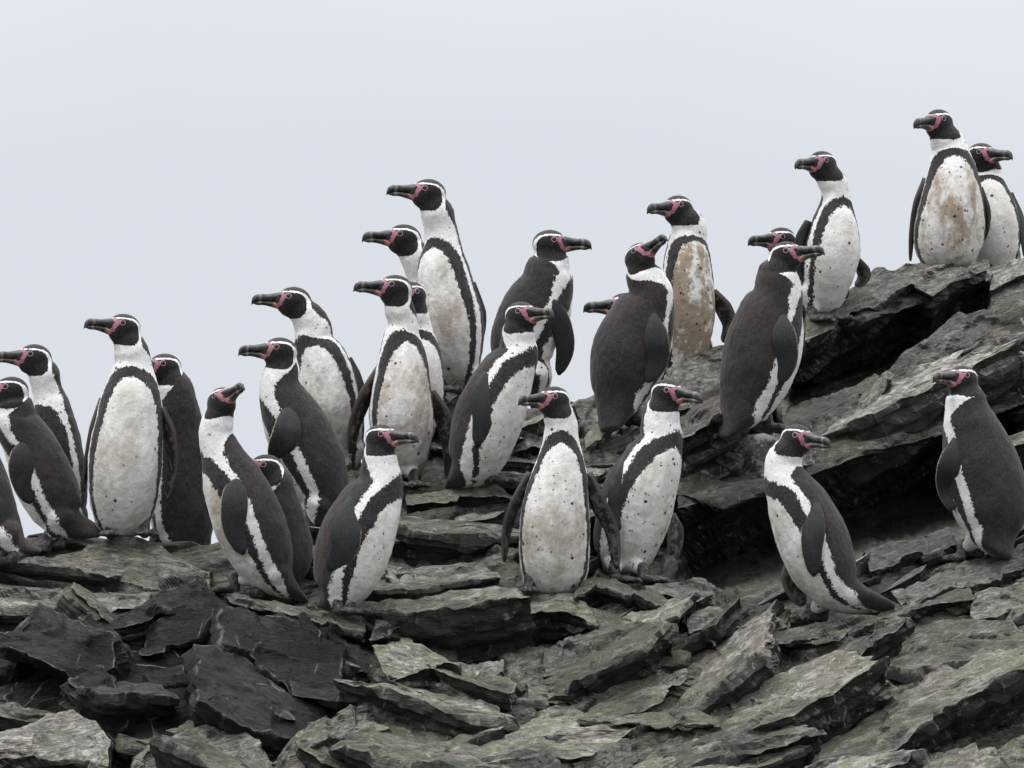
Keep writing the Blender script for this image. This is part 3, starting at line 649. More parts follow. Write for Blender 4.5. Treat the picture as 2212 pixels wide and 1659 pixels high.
SL = [
 dict(label='huge overhanging slab on the right skyline with a black underside, below the highest penguins', cat='rock slab', ang=22, k=1.2, m=1.6, back=.6, green=.25, pale=.7, pop=.06,
  B=[(1742,674),(1823,622),(1883,597),(1890,584),(1995,568),(2043,572),(2120,563),(2140,568)], F=[(1742,728),(1797,708),(1819,676),(1878,664),(1973,612),(2013,640),(2079,600),(2134,584),(2146,602)],
  U=[(1700,861),(1731,842),(1841,798),(1951,769),(2043,707),(2098,677),(2138,659),(2146,640)]),
 dict(label='broken block at the top right corner, continuing the skyline past the overhanging slab', cat='rock slab', ang=28, k=1.2, m=1.2, green=.3, pale=.5, pop=.04,
  B=[(2144,578),(2180,566),(2212,556),(2320,525)], F=[(2146,622),(2180,602),(2212,590),(2320,556)], U=[(2146,662),(2175,646),(2212,628),(2320,600)]),
 dict(label='grey streaked slab left of the big dark-backed penguin, black hollow beneath its lower edge', cat='rock slab', ang=24, k=.7, m=1.5, green=.3, pale=.8, back=.4, pop=.05,
  B=[(1436,812),(1452,790),(1510,768),(1566,744),(1620,722),(1700,700)], F=[(1450,900),(1475,886),(1510,878),(1550,868),(1620,850),(1700,826)], U=[(1470,918),(1510,938),(1552,952),(1620,935),(1660,915),(1700,880)]),
 dict(label='long pale ledge climbing across the right half up to the right photo edge', cat='rock slab', ang=26, k=.85, m=1.3, green=.25, pale=1.0, back=.5, pop=.06, 
  B=[(1474,984),(1555,954),(1658,932),(1768,897),(1878,835),(1951,775),(2061,692),(2120,668),(2212,645),(2340,600)], F=[(1468,1090),(1560,1066),(1650,1034),(1746,1004),(1863,962),(1950,930),(2024,900),(2134,850),(2212,815),(2340,770)],
  U=[(1450,1250),(1551,1292),(1640,1262),(1691,1240),(1780,1212),(1868,1190),(1975,1158),(2061,1140),(2212,1080),(2340,1040)]),
 dict(label='small faceted block wedged in the dark hollow left of the charcoal-backed penguin', cat='rock slab', ang=24, k=.8, m=.9, green=.1, pale=.4, wet=.45, pop=.08, wetattr=.2,
  B=[(1868,1190),(1920,1168),(1975,1156),(2061,1141)], F=[(1880,1236),(1920,1222),(1975,1200),(2062,1180)], U=[(1900,1292),(1930,1284),(1990,1258),(2063,1222)]),
 dict(label='sloping slab under the feet of the charcoal-backed penguin at the right edge', cat='rock slab', ang=24, k=1.2, m=.8, green=.3, pale=.4, pop=.05,
  B=[(1918,1290),(1995,1264),(2050,1228),(2100,1206),(2212,1180),(2340,1140)], F=[(1936,1320),(2000,1290),(2045,1270),(2100,1264),(2168,1244),(2212,1232),(2340,1200)], U=[(1936,1328),(2000,1302),(2045,1284),(2100,1278),(2168,1260),(2212,1250),(2340,1220)]),
 dict(label='thick dark-fronted slab beside the tail of the penguin at lower right', cat='rock slab', ang=22, k=1.3, m=.9, green=.6, pale=.4, pop=.10, back=.3,
  B=[(1640,1386),(1708,1366),(1780,1352),(1851,1344),(1935,1318),(2041,1278),(2090,1262)], F=[(1645,1398),(1715,1388),(1775,1386),(1841,1360),(1941,1332),(2041,1298),(2100,1290)], U=[(1648,1404),(1715,1396),(1775,1400),(1828,1410),(1925,1402),(2025,1382),(2100,1350)]),
 dict(label='green-topped slab at the right edge, below the charcoal-backed penguin', cat='rock slab', ang=22, k=1.1, m=.9, green=.7, pale=.4, pop=.09,
  B=[(2104,1282),(2175,1262),(2212,1244),(2340,1205)], F=[(2098,1336),(2158,1326),(2212,1306),(2340,1268)], U=[(2092,1374),(2141,1374),(2212,1346),(2340,1306)]),
 dict(label='thin green plate with a black crack under it in the lower right', cat='rock slab', ang=18, k=.55, m=1.2, green=.8, pale=.6, pop=.05, back=.15,
  B=[(1560,1500),(1640,1482),(1730,1462),(1810,1446),(1870,1456)], F=[(1590,1566),(1680,1532),(1768,1499),(1820,1490),(1870,1475)], U=[(1590,1578),(1680,1546),(1768,1511),(1820,1500),(1872,1484)]),
 dict(label='flat horizontal ledge near the bottom centre with a dark hollow below its left end', cat='rock slab', ang=2, k=1.0, m=1.3, green=.9, pale=.4, pop=.09, back=.2,
  B=[(1262,1546),(1320,1542),(1385,1540),(1485,1538),(1550,1548)], F=[(1254,1558),(1298,1565),(1385,1568),(1460,1567),(1554,1566)], U=[(1256,1612),(1318,1612),(1384,1582),(1460,1574),(1554,1572)]),
 dict(label='smooth tan-veined slab at the bottom edge right of centre', cat='rock slab', ang=18, k=.5, m=.5, green=.55, pale=.9, pop=.06, back=.2,
  B=[(1240,1650),(1320,1610),(1378,1586),(1450,1572),(1560,1573),(1600,1596)], F=[(1230,1740),(1320,1742),(1378,1742),(1450,1740),(1560,1730),(1620,1720)], U=[(1235,1760),(1320,1762),(1378,1762),(1450,1760),(1560,1750),(1620,1740)]),
 dict(label='broad green rock face in the bottom right with a black overhang under it', cat='rock slab', ang=24, k=.55, m=1.3, green=.85, pale=.6, pop=.05, back=.3, amp=.85,
  B=[(1860,1500),(1960,1460),(2060,1425),(2140,1395),(2212,1365),(2340,1310)], F=[(1880,1640),(1920,1600),(1985,1565),(2060,1550),(2130,1534),(2212,1500),(2340,1440)], U=[(1890,1672),(1940,1668),(2000,1650),(2060,1640),(2140,1625),(2212,1605),(2340,1560)]),
 dict(label='green boulder cut by the bottom right corner of the photo', cat='rock slab', ang=20, k=.8, m=.6, green=.9, pale=.4, pop=.10,
  B=[(1985,1672),(2030,1642),(2090,1630),(2160,1622),(2212,1606),(2340,1570)], F=[(1990,1730),(2060,1730),(2120,1725),(2160,1720),(2212,1710),(2340,1690)], U=[(1990,1750),(2060,1750),(2120,1745),(2160,1740),(2212,1730),(2340,1710)]),
 dict(label='broad green-topped slab with a black undercut below the centre penguin', cat='rock slab', ang=4, k=1.5, m=1.2, green=.75, pale=.6, pop=.10, back=.35,
  B=[(806,1345),(854,1310),(921,1313),(985,1304),(1044,1299),(1131,1293),(1178,1273),(1228,1283),(1262,1300)], F=[(806,1378),(855,1358),(911,1336),(978,1324),(1038,1334),(1124,1327),(1171,1318),(1228,1325),(1254,1336),(1294,1354)],
  U=[(808,1388),(860,1388),(911,1388),(991,1394),(1011,1420),(1080,1408),(1144,1392),(1211,1374),(1294,1360)]),
 dict(label='thick dark-fronted wedge of rock descending to the right, right of the centre penguin', cat='rock slab', ang=-22, k=1.2, m=.9, green=.8, pale=.4, pop=.11, back=.3,
  B=[(1240,1284),(1261,1257),(1294,1249),(1340,1260),(1378,1276),(1430,1298),(1486,1324)], F=[(1240,1292),(1284,1268),(1318,1270),(1365,1288),(1411,1309),(1450,1322),(1488,1336)],
  U=[(1242,1298),(1275,1308),(1311,1320),(1365,1340),(1411,1355),(1450,1366),(1486,1366)]),
 dict(label='smooth green inclined plate below the thick wedge right of the centre penguin', cat='rock slab', ang=-20, k=1.0, m=.8, green=.9, pale=.1, pop=.09, back=.15, amp=.35,
  B=[(1240,1298),(1275,1310),(1311,1322),(1378,1344),(1450,1368)], F=[(1252,1334),(1274,1348),(1300,1358),(1344,1362),(1432,1378)], U=[(1252,1340),(1274,1354),(1300,1364),(1344,1368),(1432,1383)]),
 dict(label='pale streaked slab with a black notch at its right end, lower centre', cat='rock slab', ang=16, k=.8, m=1.3, green=.25, pale=1.0, pop=.07, back=.3,
  B=[(1180,1398),(1230,1378),(1294,1360),(1344,1357),(1428,1376),(1480,1366),(1500,1362),(1544,1384)], F=[(1172,1462),(1220,1450),(1261,1443),(1320,1440),(1360,1430),(1464,1398),(1514,1382),(1546,1390)],
  U=[(1172,1470),(1220,1460),(1261,1452),(1320,1450),(1380,1452),(1445,1448),(1505,1452),(1545,1425)]),
 dict(label='squared green block with cracked front, left of the broad undercut slab', cat='rock slab', ang=-14, k=1.1, m=.7, green=.8, pale=.4, pop=.13, back=.3,
  B=[(806,1392),(840,1382),(876,1380),(916,1399),(958,1420),(996,1440)], F=[(822,1440),(842,1474),(893,1455),(930,1442),(960,1434),(998,1446)], U=[(806,1500),(846,1508),(899,1505),(930,1500),(958,1492),(998,1480)]),
 dict(label='narrow grey plank of rock leaning right under the black undercut, lower centre', cat='rock slab', ang=26, k=.6, m=.8, green=.1, pale=.8, pop=.07, back=.12,
  B=[(1001,1450),(1045,1436),(1086,1424)], F=[(1004,1488),(1045,1478),(1089,1452)], U=[(1006,1496),(1045,1488),(1090,1460)]),
 dict(label='thin mossy shelf under the feet of the two centre-left penguins', cat='rock slab', ang=0, k=1.6, m=.8, green=.95, pale=.2, pop=.10, back=.25,
  B=[(876,1070),(920,1066),(954,1064),(991,1054),(1040,1054),(1071,1059),(1113,1072)], F=[(878,1088),(920,1084),(954,1083),(1011,1079),(1060,1076),(1113,1078)], U=[(878,1112),(920,1110),(954,1108),(1011,1099),(1060,1092),(1113,1086)]),
 dict(label='broad cracked grey-green rock face left of the centre penguin', cat='rock slab', ang=14, k=.42, m=1.3, green=.45, pale=1.0, pop=.07, back=.3,
  B=[(870,1120),(938,1106),(1011,1098),(1104,1086),(1131,1108)], F=[(838,1226),(890,1240),(961,1254),(1010,1244),(1044,1234),(1094,1220),(1128,1196)], U=[(840,1240),(890,1262),(961,1282),(1010,1290),(1044,1290),(1094,1292),(1128,1284)]),
 dict(label='narrow tilted sliver with pale splintered edge beside the spotted penguin at lower left centre', cat='rock slab', ang=-22, k=1.0, m=.8, green=.3, pale=.9, pop=.10, back=.2,
  B=[(836,1222),(870,1230),(911,1244),(961,1266),(1024,1293)], F=[(832,1240),(860,1256),(894,1269),(951,1276),(1024,1297)], U=[(815,1316),(850,1310),(890,1306),(950,1302),(1024,1301)]),
 dict(label='rounded greenish rock carrying the penguins on the left ridge', cat='boulder', ang=-8, k=1.0, m=.7, green=.55, pale=.8, pop=.07, back=.35,
  B=[(60,1212),(120,1200),(200,1186),(275,1166),(345,1182),(400,1212),(460,1246)], F=[(70,1262),(130,1272),(200,1275),(260,1262),(330,1272),(400,1286),(460,1284)], U=[(70,1276),(130,1286),(200,1288),(260,1280),(330,1288),(400,1300),(460,1296)]),
 dict(label='jagged pale strip of layered rock along the left edge under the ridge', cat='rock slab', ang=-4, k=1.1, m=.9, green=.25, pale=.9, pop=.10, back=.25,
  B=[(-60,1270),(0,1262),(80,1272),(160,1278),(250,1284),(330,1290)], F=[(-60,1312),(0,1318),(80,1322),(150,1330),(240,1325),(320,1320)], U=[(-60,1350),(0,1352),(80,1350),(150,1358),(240,1350),(320,1345)]),
 dict(label='big wet black rock mass at lower left with pale veins along its crest', cat='boulder', ang=-16, k=.8, m=.35, green=.15, pale=.5, pop=.13, back=.4, wetattr=.80, amp=1.9,
  B=[(180,1345),(300,1310),(350,1278),(425,1262),(480,1282),(530,1300),(650,1348),(750,1384),(835,1425)], F=[(170,1375),(280,1352),(350,1322),(430,1312),(500,1330),(590,1362),(680,1400),(760,1440),(845,1466)],
  U=[(160,1490),(280,1500),(400,1500),(470,1540),(520,1580),(580,1620),(650,1585),(740,1530),(835,1500)]),
 dict(label='thin green-edged plates stepping down right, below the penguin with its bill tipped up', cat='rock slab', ang=-18, k=1.2, m=.8, green=.85, pale=.5, pop=.12, back=.2,
  B=[(490,1284),(560,1290),(640,1303),(700,1314),(740,1324),(792,1354)], F=[(495,1297),(560,1312),(620,1328),(700,1346),(750,1362),(792,1368)], U=[(495,1303),(560,1320),(620,1340),(700,1358),(750,1372),(792,1386)]),
 dict(label='dark squared boulder in the lower left shade', cat='boulder', ang=-4, k=1.0, m=.35, green=.5, pale=.2, pop=.16, back=.25, wetattr=.7,
  B=[(22,1408),(60,1392),(150,1400),(232,1428)], F=[(30,1438),(60,1412),(145,1424),(228,1446)], U=[(28,1500),(60,1496),(145,1504),(226,1490)]),
 dict(label='pale rounded boulder in the bottom left corner', cat='boulder', ang=10, k=.8, m=.5, green=.35, pale=1.0, pop=.16, back=.3,
  B=[(-40,1606),(10,1588),(60,1566),(110,1545),(160,1540),(205,1562),(240,1600)], F=[(-40,1650),(20,1642),(100,1636),(170,1640),(232,1660)], U=[(-40,1740),(20,1740),(100,1740),(170,1740),(236,1740)]),
 dict(label='rough pale rock at the bottom edge left of centre, beside the dark hollow', cat='boulder', ang=14, k=.75, m=.5, green=.4, pale=1.0, pop=.14, back=.3,
  B=[(280,1660),(330,1600),(400,1578),(470,1570),(520,1580),(560,1604),(584,1660)], F=[(280,1720),(350,1705),(420,1700),(500,1700),(590,1720)], U=[(280,1750),(350,1745),(420,1745),(500,1745),(590,1750)]),
 dict(label='light brown fractured rock at the bottom centre with white veins', cat='rock slab', ang=20, k=.55, m=1.0, green=.4, pale=1.0, pop=.10, back=.25,
  B=[(590,1650),(640,1592),(720,1548),(800,1512),(880,1486),(960,1480),(1010,1502),(1080,1530)], F=[(585,1720),(660,1680),(720,1628),(790,1600),(860,1612),(930,1630),(1000,1600),(1080,1575)], U=[(590,1750),(660,1730),(720,1660),(790,1640),(860,1660),(930,1662),(1000,1640),(1080,1600)]),
 dict(label='grey slab at the bottom edge left of the dark hollow, bottom centre', cat='rock slab', ang=24, k=.7, m=.8, green=.3, pale=.7, pop=.12, back=.2,
  B=[(1010,1660),(1060,1640),(1120,1622),(1170,1620),(1215,1650)], F=[(1010,1720),(1060,1715),(1120,1710),(1170,1710),(1220,1715)], U=[(1010,1740),(1060,1740),(1120,1740),(1170,1740),(1220,1740)]),
 dict(label='angular loose block between the dark hollow and the penguin at lower right', cat='rock slab', ang=14, k=.9, m=.6, green=.6, pale=.4, pop=.10, back=.2,
  B=[(1485,1335),(1515,1314),(1550,1310),(1590,1330),(1608,1352)], F=[(1488,1362),(1520,1354),(1555,1350),(1585,1348),(1612,1356)], U=[(1488,1384),(1520,1380),(1560,1376),(1595,1374),(1612,1364)]),
 dict(label='grey faceted rock beside the feet of the spotted penguin right of centre', cat='rock slab', ang=-16, k=1.0, m=.6, green=.3, pale=.4, wet=.25, pop=.07, back=.2,
  B=[(1395,1262),(1430,1250),(1475,1254),(1520,1256),(1545,1282)], F=[(1400,1278),(1440,1284),(1480,1300),(1520,1306),(1548,1304)], U=[(1410,1288),(1450,1302),(1490,1318),(1525,1322),(1550,1316)]),
 dict(label='small green stone leaning behind the tail of the penguin with raised bill', cat='rock slab', ang=34, k=1.0, m=.9, green=.9, pale=.3, pop=.10, back=.12, amp=.6,
  B=[(1262,946),(1290,918),(1318,902)], F=[(1266,966),(1296,948),(1324,916)], U=[(1268,974),(1300,956),(1326,924)]),
 dict(label='rounded olive rock between the centre penguin and the spotted one, upper part', cat='boulder', ang=16, k=.8, m=.7, green=.6, pale=.8, pop=.05, back=.25,
  B=[(1240,960),(1290,946),(1340,940),(1400,946)], F=[(1245,1010),(1290,1006),(1340,1012),(1400,1010)], U=[(1245,1030),(1290,1030),(1340,1036),(1400,1030)]),
 dict(label='dark splintered stone behind the penguin leaning back at centre', cat='rock slab', ang=16, k=1.0, m=1.0, green=.2, pale=.7, pop=.05, back=.2,
  B=[(1110,940),(1150,915),(1190,930)], F=[(1105,985),(1150,968),(1192,975)], U=[(1105,1010),(1150,1000),(1192,1000)]),
 dict(label='broken green bench of rock across the lower right, above the bottom slabs', cat='rock slab', ang=10, k=.75, m=.9, green=.85, pale=.8, pop=.06, back=.2, amp=1.2,
  B=[(1140,1470),(1220,1462),(1320,1448),(1430,1452),(1530,1440),(1600,1405)], F=[(1140,1520),(1220,1516),(1320,1520),(1430,1512),(1530,1500),(1600,1480)], U=[(1140,1540),(1220,1536),(1320,1536),(1430,1528),(1530,1516),(1600,1494)]),
]
for i_, q_ in enumerate(SL): slab(seed=i_, **q_)
scatter(ROCKBASE)

# far flat ground at the foot of the cliff
G0 = 2500.0
mg = mesh_np('ground', np.array([(-G0, -200, 0), (G0, -200, 0), (G0, 2 * G0, 0), (-G0, 2 * G0, 0)]), [(0, 1, 2, 3)])
fattr(mg, 'wet', np.zeros(4)); fattr(mg, 'edge', np.zeros(4))
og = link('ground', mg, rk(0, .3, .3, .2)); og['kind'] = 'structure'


# ------------------------------------------------------------------ penguins
KS = np.array([0, 1, 1.5, 2, 3, 4, 4.45, 4.75, 4.95, 5.15, 5.45, 5.7, 6, 6.5, 7.2])
A_BEL = np.interp
def k_bel(s): return np.interp(s, [0, 0.6, 1, 1.5, 2, 3, 4, 4.4, 4.65, 4.85, 5.1], [-0.1, 0.1, .26, .325, .36, .35, .28, .22, .14, 0.0, -.3])
def k_blk(s): return np.interp(s, [0, 0.6, 1, 1.5, 2, 3, 4, 4.4, 4.9, 5.2, 5.4, 5.55, 5.8], [-.08, .13, .335, .40, .43, .45, .45, .44, .36, .27, .14, 0.0, -.3])
def k_wht(s): return np.interp(s, [0, 0.5, 0.9, 1.3, 2, 3, 4, 4.6, 5.2, 5.8, 6.4, 7], [-.05, .14, .47, .54, .52, .535, .53, .50, .50, .57, .62, .64])

from mathutils.bvhtree import BVHTree
def rock_bvh():
    Vs, Fs, b = [], [], 0
    for o in COL.objects:
        if o.type == 'MESH' and o.name.split('.')[0] in ('rock', 'boulder', 'rock_slope', 'slab'):
            me = o.data; v = verts(me) + np.array(o.location); m = P(-150, 0, 20)[0], P(2350, 0, 20)[0]
            me.calc_loop_triangles(); t = np.empty(len(me.loop_triangles) * 3, np.int32); me.loop_triangles.foreach_get('vertices', t)
            Vs.append(v); Fs.append(t.reshape(-1, 3) + b); b += len(v)
    V = np.vstack(Vs); F = np.vstack(Fs)
    return BVHTree.FromPolygons(V.tolist(), F.tolist(), all_triangles=True)
BV = rock_bvh()
def rock_depth(x, y):
    d = nrm(P(x, y, 1.0) - CAM); h = BV.ray_cast(Vector(CAM), Vector(d))
    return None if h[0] is None else float((np.array(h[0]) - CAM) @ FW)

DEP = {}
def penguin(label, D, st, body_yaw, head, flips=(), feet=None, stain=0.3, spots=0.35, brown=0.5, lilac=0.3, nape=1.0, fit=True, behind=None, seed=0, hs=1.0):
    """st: eight spine stations (x, y, radius) in view pixels from tail tip to top of neck; None tail = pointing straight back.
    head: (x, y, yaw, pitch[, roll]).  yaw 0 faces the camera, +90 the right of the picture."""
    if feet is not None and fit:
        h0_ = rock_depth(feet[0][0], feet[0][1] + 3)
        D0 = D
        if h0_: D = min(max(h0_ + 0.012, D - .28), D + .28)
        for q, kk in [(st[1], .75), (st[2], .8)] + ([(st[0], 0)] if st[0] else []) + [((q_[0], q_[1] - 12, 0), 0) for q_ in feet]:
            h1 = rock_depth(q[0], q[1])
            if h1: D = min(D, max(h1 + kk * q[2] * D / FV, D0 - .42))
    if behind: D = max(D, DEP[behind[0]] + behind[1])
    DEP[seed] = D
    ppm = FV / D; u = 1.0 / ppm
    def fdir(yaw): yaw = math.radians(yaw); return math.sin(yaw) * RT - math.cos(yaw) * FW
    cy = math.cos(math.radians(body_yaw)); hx, hy, hyaw, hp = head[:4]; roll = math.radians(head[4]) if len(head) > 4 else 0
    cofs = [-62, -24, 0, 12, 7, -3, -6, -4]
    pos = []; rad = []
    for k, q in enumerate(st):
        if q is None: pos.append(None); rad.append(13 * u); continue
        pos.append(P(q[0], q[1], D - cofs[k] * cy * u)); rad.append(q[2] * u)
    if pos[0] is None: pos[0] = pos[1] - fdir(body_yaw) * 66 * u - UP * 30 * u
    pos = np.array(pos); rad = np.array(rad)
    C, S = catmull(np.column_stack([pos, rad]), 46); R = np.maximum(C[:, 3], 4 * u); C = C[:, :3]
    T = np.gradient(C, axis=0); T /= np.linalg.norm(T, axis=1)[:, None]
    dyaw = (hyaw - body_yaw + 180) % 360 - 180
    yaw = body_yaw + dyaw * sstep(S, 5.2, 7.2)
    Fd = np.array([fdir(a) for a in yaw]); Fd -= (Fd * T).sum(1)[:, None] * T
    Fd /= np.linalg.norm(Fd, axis=1)[:, None]; Sd = np.cross(T, Fd)
    root_loc = P(st[1][0], st[1][1] + st[1][2], D)
    so = Soup()
    lat = np.interp(S, [0, .5, 1.2, 2, 7], [1.9, 1.35, 1.05, 1.03, 1.0]); sag = np.interp(S, [0, .5, 1.2, 2, 7], [.55, .75, .95, 1.0, 1.0])
    so.tube(C, Fd, Sd, R * sag, R * lat, 28)
    # head
    f0 = fdir(hyaw); hpr = math.radians(hp); hf = math.cos(hpr) * f0 + math.sin(hpr) * UP
    hl = nrm(np.cross(UP, f0)); hu = nrm(np.cross(hf, hl)); 
    if roll: hl, hu = math.cos(roll) * hl + math.sin(roll) * hu, math.cos(roll) * hu - math.sin(roll) * hl
    if np.dot(hu, UP) < 0: hu = -hu
    H = P(hx, hy - 4, D - (-4 * cy) * u - 3 * u); g = u * hs * 1.12
    def hp3(x, y, z): return H + (hf * x + hl * y + hu * z) * g
    so.ellipsoid(hp3(-1, 0, 0), (hf, hl, hu), (34 * g, 26.5 * g, 28 * g))
    so.ellipsoid(hp3(3, 0, -12), (hf, hl, hu), (27 * g, 23 * g, 21 * g))
    so.ellipsoid(hp3(20, 0, -2), (hf, hl, hu), (19 * g, 14.5 * g, 17 * g))
    so.capsule(hp3(-4, 0, -10), C[-1], 25 * g, R[-1] * .98)
    # thighs
    hip = pos[1] * 0.55 + pos[2] * 0.45
    Fb = Fd[8]; Sb = Sd[8]
    if feet is None:
        b = P(st[1][0], st[1][1] + st[1][2] * 0.75 + 14, D)
        feetp = [b + Sb * 27 * u + fdir(body_yaw) * 10 * u, b - Sb * 27 * u + fdir(body_yaw) * 10 * u]
    else:
        feetp = []
        for k, q in enumerate(feet):
            dz = q[2] if len(q) > 2 else 0
            df = (rock_depth(q[0], q[1] + 3) or D) if fit else D - dz * u
            feetp.append(P(q[0], q[1], min(max(df - .030, D - .09), D + .08)))
    for fp in feetp:
        sg = 1 if np.dot(fp - hip, Sb) > 0 else -1
        h0 = hip + Sb * sg * 32 * u
        q_ = fp + UP * 27 * u; q_ = q_ + (pos[1] - q_) * .18; so.capsule(h0 + (q_ - h0) * .1, q_, 34 * u, 15.5 * u)
    me = remesh(so.mesh('body'), 0.0046, 9)
    V = verts(me)
    Nn = normals(me); hdis = np.linalg.norm(V - H, axis=1)
    Vq = V - root_loc + seed * 1.7
    V = V + Nn * ((0.0022 * fbm(Vq * np.array([30, 30, 20]), 2, 31) + 0.0016 * fbm(Vq * np.array([85, 85, 55]), 2, 33)) * sstep(hdis, .03, .07) + .0035 * fbm(Vq * 9, 2, 35) * sstep(hdis, .06, .14))[:, None]
    # ---- plumage fields
    best = np.full(len(V), 1e9); sv = np.zeros(len(V)); av = np.zeros(len(V)); rv = np.zeros(len(V))
    for i in range(len(C) - 1):
        a, b = C[i], C[i + 1]; d = b - a; t = np.clip(((V - a) @ d) / (d @ d), 0, 1)
        w = V - (a + t[:, None] * d); dd = (w * w).sum(1); m = dd < best
        fr = Fd[i] * (1 - t[:, None]) + Fd[i + 1] * t[:, None]; sr = Sd[i] * (1 - t[:, None]) + Sd[i + 1] * t[:, None]
        an = np.abs(np.arctan2((w * sr).sum(1), (w * fr).sum(1))) / math.pi
        best[m] = dd[m]; sv[m] = (S[i] + t * (S[i + 1] - S[i]))[m]; av[m] = an[m]; rv[m] = (R[i] * (1 - t) + R[i + 1] * t)[m]
    seglen = np.linalg.norm(np.diff(pos, axis=0), axis=1); sl = np.interp(sv, np.arange(7) + .5, seglen)
    low = fbm(V * 9 + seed * 3.1, 2, 5)
    def field(fn, x):
        s_ = x[0]; g_ = (fn(s_ + .12) - fn(s_ - .12)) / .24 * math.pi * rv / sl
        return (x[1] - fn(s_)) * math.pi * rv / np.sqrt(1 + g_ * g_)
    rs = np.random.RandomState(seed * 7 + 3); r1, r2 = rs.uniform(-1, 1, 2)
    sw = sv + low * 0.12 + .10 * r1; aw = av + low * 0.016 + .014 * r2
    kw = (lambda s_: k_wht(s_) * (1 - (1 - nape) * sstep(s_, 5.0, 6.0)))
    fb = field(kw, (sw, aw))
    inner = field(k_bel, (sw, aw)); outer = -field(k_blk, (sw, aw))
    fband = np.minimum(inner, outer)
    h = (V - H) / g; X = h @ hf; Y = h @ hl; Z = h @ hu
    hd = np.sqrt(X * X + Y * Y + Z * Z)
    mx = np.where(X < 4, (4 - X) / 28.5, (X - 4) / 38.0); mz = np.where(Z > -9, (Z + 9) / 24.8, (-9 - Z) / 26.0)
    mm = (mx ** 2.5 + mz ** 2.5) ** .4
    fmask = (mm - 1) * 26 * g
    qx = np.where(X < 4, (4 - X) / 37.2, (X - 4) / 46.0); qz = np.clip((Z + 9) / 28.0, 0, None)
    m2 = (qx ** 2.3 + qz ** 2.3) ** (1 / 2.3)
    fbh = (m2 - 1) * 28 * g
    wh = 1 - sstep(hd, 34, 58)
    fback = fbh * wh + fb * (1 - wh)
    fband = np.where(hd < 46, -0.02, fband)
    # pink skin round the bill and the eye
    pl = np.array([(25, 15), (20, 8), (24, 0), (26, -7), (38, -13)], float); prr = np.array([3.2, 3.8, 3.0, 3.8, 4.0])
    fp_ = np.full(len(V), -9.0)
    for i in range(4):
        a, b = pl[i], pl[i + 1]; d = b - a; t = np.clip(((X - a[0]) * d[0] + (Z - a[1]) * d[1]) / (d @ d), 0, 1)
        dist = np.hypot(X - a[0] - t * d[0], Z - a[1] - t * d[1]); fp_ = np.maximum(fp_, prr[i] - dist)
    a, d = np.array([20., 8.]), np.array([-8., 1.5]); t = np.clip(((X - a[0]) * d[0] + (Z - a[1]) * d[1]) / (d @ d), 0, 1)
    fp_ = np.maximum(fp_, 3.6 - np.hypot(X - a[0] - t * d[0], Z - a[1] - t * d[1]))
    fp_ = np.minimum(fp_, (np.abs(Y) - 4) * 1.0); fp_ = np.where(hd > 60, -9, fp_)
    setverts(me, V - root_loc)
    fattr(me, 'fBack', fback); fattr(me, 'fBand', fband); fattr(me, 'fMask', fmask); fattr(me, 'fPink', fp_ * g)
    fattr(me, 'fHead', 1 - sstep(hd, 40, 62)); fattr(me, 'fBelly', sstep(5.2 - sv, 0, 1.6) * sstep(inner, 0.015, -0.01)); fattr(me, 'fSpot', (sv < 6.4) * (fback < 0) * (hd > 45) * 1.0)
    me.polygons.foreach_set('use_smooth', np.ones(len(me.polygons), bool))
    root = bpy.data.objects.new('penguin', None); COL.objects.link(root); root.location = root_loc; root.empty_display_size = .1
    root['label'] = label; root['category'] = 'penguin'; root['group'] = 'penguins standing on the rocks'
    def props(o):
        o['seed'] = float(seed) * 1.37; o['stain'] = float(stain); o['spots'] = float(spots); o['brown'] = float(brown); o['lilac'] = float(lilac)
        return o
    props(link('body', me, M['plum'], root))
    # bill
    for nm, secs, mt in (('upper_bill', [(16, 15, -3, 14), (26, 15.5, -2.5, 11.5), (36, 13.5, -2.5, 9), (50, 10.4, -3, 7.0), (60, 10.4, -3, 6.4), (69, 9.6, -4.5, 5.8), (75, 7.0, -7.5, 4.8), (79.5, 2.2, -11, 3.4), (81, -4.5, -12.6, 1.6)], 'ubill'),
                         ('lower_bill', [(12, -2, -17, 13), (26, -2, -18, 11.5), (36, -2.5, -15.6, 8.4), (50, -2.5, -12.4, 6.4), (60, -2.5, -11.4, 5.6), (68, -3.8, -12, 5), (74, -5.5, -10.8, 3.8), (77.5, -7.5, -9.8, 1.8)], 'lbill')):
        s2 = Soup(); q, _ = catmull(secs, 26)
        s2.tube([hp3(a[0], 0, (a[1] + a[2]) / 2) - root_loc for a in q], [hu] * 26, [hl] * 26, [max(abs(a[1] - a[2]) / 2, .6) * g for a in q], [max(a[3], .8) * g for a in q], 16)
        mb = s2.mesh(nm); fattr(mb, 'bx', np.repeat([a[0] for a in q], 16)); props(link(nm, mb, M[mt], root))
    # eyes
    for sg in (1, -1):
        x0, z0 = 11.5, 8.5
        yy = 26.5 * math.sqrt(max(0, 1 - ((x0 + 1) / 34) ** 2 - (z0 / 28) ** 2)) - 0.6
        c = hp3(x0, sg * yy, z0); nn = nrm(hf * .12 + hl * sg + hu * .10)
        s2 = Soup(); s2.ellipsoid(c - root_loc, (nn, nrm(np.cross(nn, hu)), nrm(np.cross(nn, np.cross(nn, hu)))), (2.2 * g, 4.7 * g, 4.5 * g), 14, 8)
        eo = props(link('eye', s2.mesh('eye'), M['eye'], root))
        e1 = nrm(np.cross(nn, hu)); e2 = nrm(np.cross(nn, e1)); Vt = []; Ft = []
